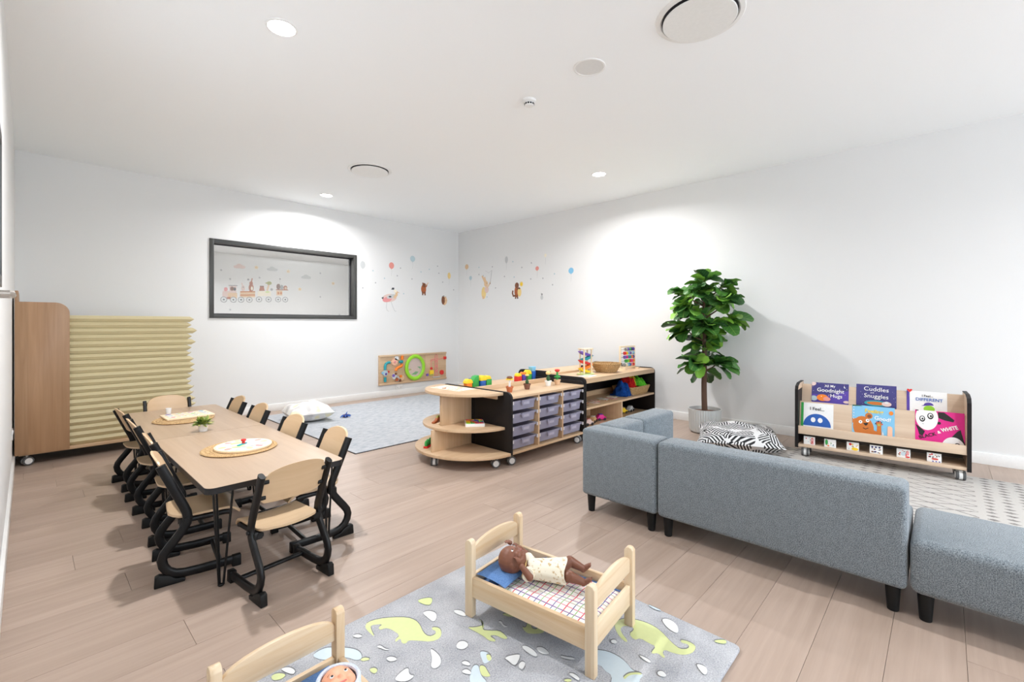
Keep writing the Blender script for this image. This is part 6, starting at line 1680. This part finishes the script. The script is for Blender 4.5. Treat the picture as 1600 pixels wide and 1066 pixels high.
# brown doll: y runs from the feet to the head, z is up out of the bed
DM = MB1 @ Matrix.Translation((.028, .000, .1285)) @ Matrix.Rotation(D(26), 4, 'Z') @ Matrix.Scale(1.06, 4)
t = thing('baby_doll', 'brown baby doll in a cream dress lying on the checked quilt', 'doll', mat=DM)
HC = (0, .142, .062)
mb = MB()
head_shape(mb, HC, 1.0)
limb(mb, [(0, .100, .040), (0, .085, .036)], [.018, .020])
limb(mb, [(0, .075, .035), (0, .03, .035), (0, -.015, .034)], [.032, .034, .035], 12)
limb(mb, [(-.028, .082, .036), (.028, .082, .036)], [.018, .018])
limb(mb, [(-.032, .080, .036), (-.066, .072, .042), (-.058, .100, .070)], [.0155, .0135, .0105])
hand(mb, (-.054, .107, .078), (.50, .55, .40), (.3, -.2, .8))
limb(mb, [(.032, .082, .036), (.074, .108, .050), (.070, .148, .078)], [.0155, .0135, .0105])
hand(mb, (.069, .156, .084), (-.25, .75, .45), (0, -.4, .8))
limb(mb, [(-.020, -.018, .032), (-.040, -.062, .044), (-.030, -.102, .026)], [.0225, .0190, .0130], 12)
foot(mb, (-.030, -.110, .022), (-.1, -.75, .55), (0, .55, .75))
limb(mb, [(.020, -.018, .032), (.050, -.056, .050), (.052, -.098, .030)], [.0225, .0190, .0130], 12)
foot(mb, (.052, -.106, .026), (.1, -.75, .55), (0, .55, .75))
remeshed('body', mb, 'skin_brown', .0017, t, 3)
face_parts(t, HC, 1.0, 'doll_lip')
dr = MB()
def dress(u, v, o_=0.0):
    a = 2 * PI * v
    y = .088 - .135 * u
    rx = .040 + .012 * u + .020 * max(0, u - .45) + (.0015 * math.sin(9 * a) * u * 2) + o_
    rz = .031 + .007 * u + o_
    if u < .15: rx -= (.15 - u) * .12
    zc = .036 + .004 * u
    return (rx * math.cos(a), y + .004 * math.sin(3 * a) * u, max(.0015 - min(o_, 0), zc + rz * math.sin(a)))
obj('dress', MB().grid(lambda u, v: dress(u, v), 14, 36, thick=lambda u, v: dress(u, v, -.0022)), 'doll_dress', t, angle=75)
for s, pth in ((-1, [(-.026, .079, .036), (-.048, .079, .041), (-.064, .079, .047)]), (1, [(.026, .081, .036), (.046, .090, .039), (.062, .100, .042)])):
    obj('sleeve', MB().tube(pth, .022, n=16, taper=[.95, 1.02, .96]), 'doll_dress', t)
obj('collar', MB().tube([(.023 * math.cos(2 * PI * i / 20), .094 + .006 * math.cos(2 * PI * i / 20 + PI / 2) * 0, .038 + .021 * math.sin(2 * PI * i / 20)) for i in range(21)], .0035, n=8, cap=False), 'soft_yellow', t)
prints('dress_print', [(random.Random(i).choice(['sand', 'soft_yellow', 'blush']), ell(random.Random(i + 50).uniform(-.02, .02), random.Random(i + 90).uniform(-.03, .07), .006, .005, 8, i)) for i in range(10)], t, mat=Matrix.Translation((0, 0, .0782)), step=.00005) if False else None
# bonnet doll, mostly below the picture edge
DM = MB2 @ Matrix.Translation((.058, -.045, .1275)) @ Matrix.Rotation(D(-6), 4, 'Z')
t = thing('baby_doll', 'peach-skinned baby doll in a pale blue bonnet in the cut-off bed', 'doll', mat=DM)
HC = (0, .128, .056)
mb = MB()
head_shape(mb, HC, 1.0)
limb(mb, [(0, .088, .038), (0, .072, .036)], [.018, .020])
limb(mb, [(0, .064, .035), (0, .02, .035), (0, -.03, .034)], [.032, .034, .035], 12)
for s in (-1, 1):
    limb(mb, [(s * .030, .068, .036), (s * .060, .03, .034), (s * .056, -.008, .036)], [.0155, .0135, .0105])
    hand(mb, (s * .056, -.016, .036), (-.1 * s, -.9, .1), (0, 0, 1))
    limb(mb, [(s * .020, -.032, .032), (s * .036, -.085, .040), (s * .034, -.128, .024)], [.0225, .0190, .0130], 12)
    foot(mb, (s * .034, -.136, .022), (s * .1, -.75, .55), (0, .55, .75))
remeshed('body', mb, 'skin_peach', .0019, t, 3)
face_parts(t, HC, 1.0, 'doll_lip_rose')
fabric('bonnet_blue', rgb(214, 224, 238), rgb(196, 208, 226), 200, bump=.1)
def bonnet(u, v, o_=0.0):
    a = 2 * PI * v
    ph = u * 2.02
    r_ = .0535 + o_
    # shell round the back of the head, open towards the face
    return (HC[0] + r_ * math.sin(ph) * math.cos(a), HC[1] + .002 + r_ * math.sin(ph) * math.sin(a) * 1.08, HC[2] + .002 - r_ * math.cos(ph))
obj('bonnet', MB().grid(lambda u, v: bonnet(u, v), 14, 28, thick=lambda u, v: bonnet(u, v, -.0025)), 'bonnet_blue', t, angle=75)
rim_ = [bonnet(1.0, j / 30, -.001) for j in range(31)]
obj('bonnet_rim', MB().tube(rim_, .0055, n=8, cap=False), 'bonnet_blue', t)
def suit(u, v, o_=0.0):
    a = 2 * PI * v
    y = .078 - .115 * u
    return ((.040 + .006 * u + o_) * math.cos(a), y, max(.0015, .036 + (.037 + o_) * math.sin(a)))
obj('romper', MB().grid(lambda u, v: suit(u, v), 8, 28, thick=lambda u, v: suit(u, v, -.002)), 'bonnet_blue', t, angle=75)
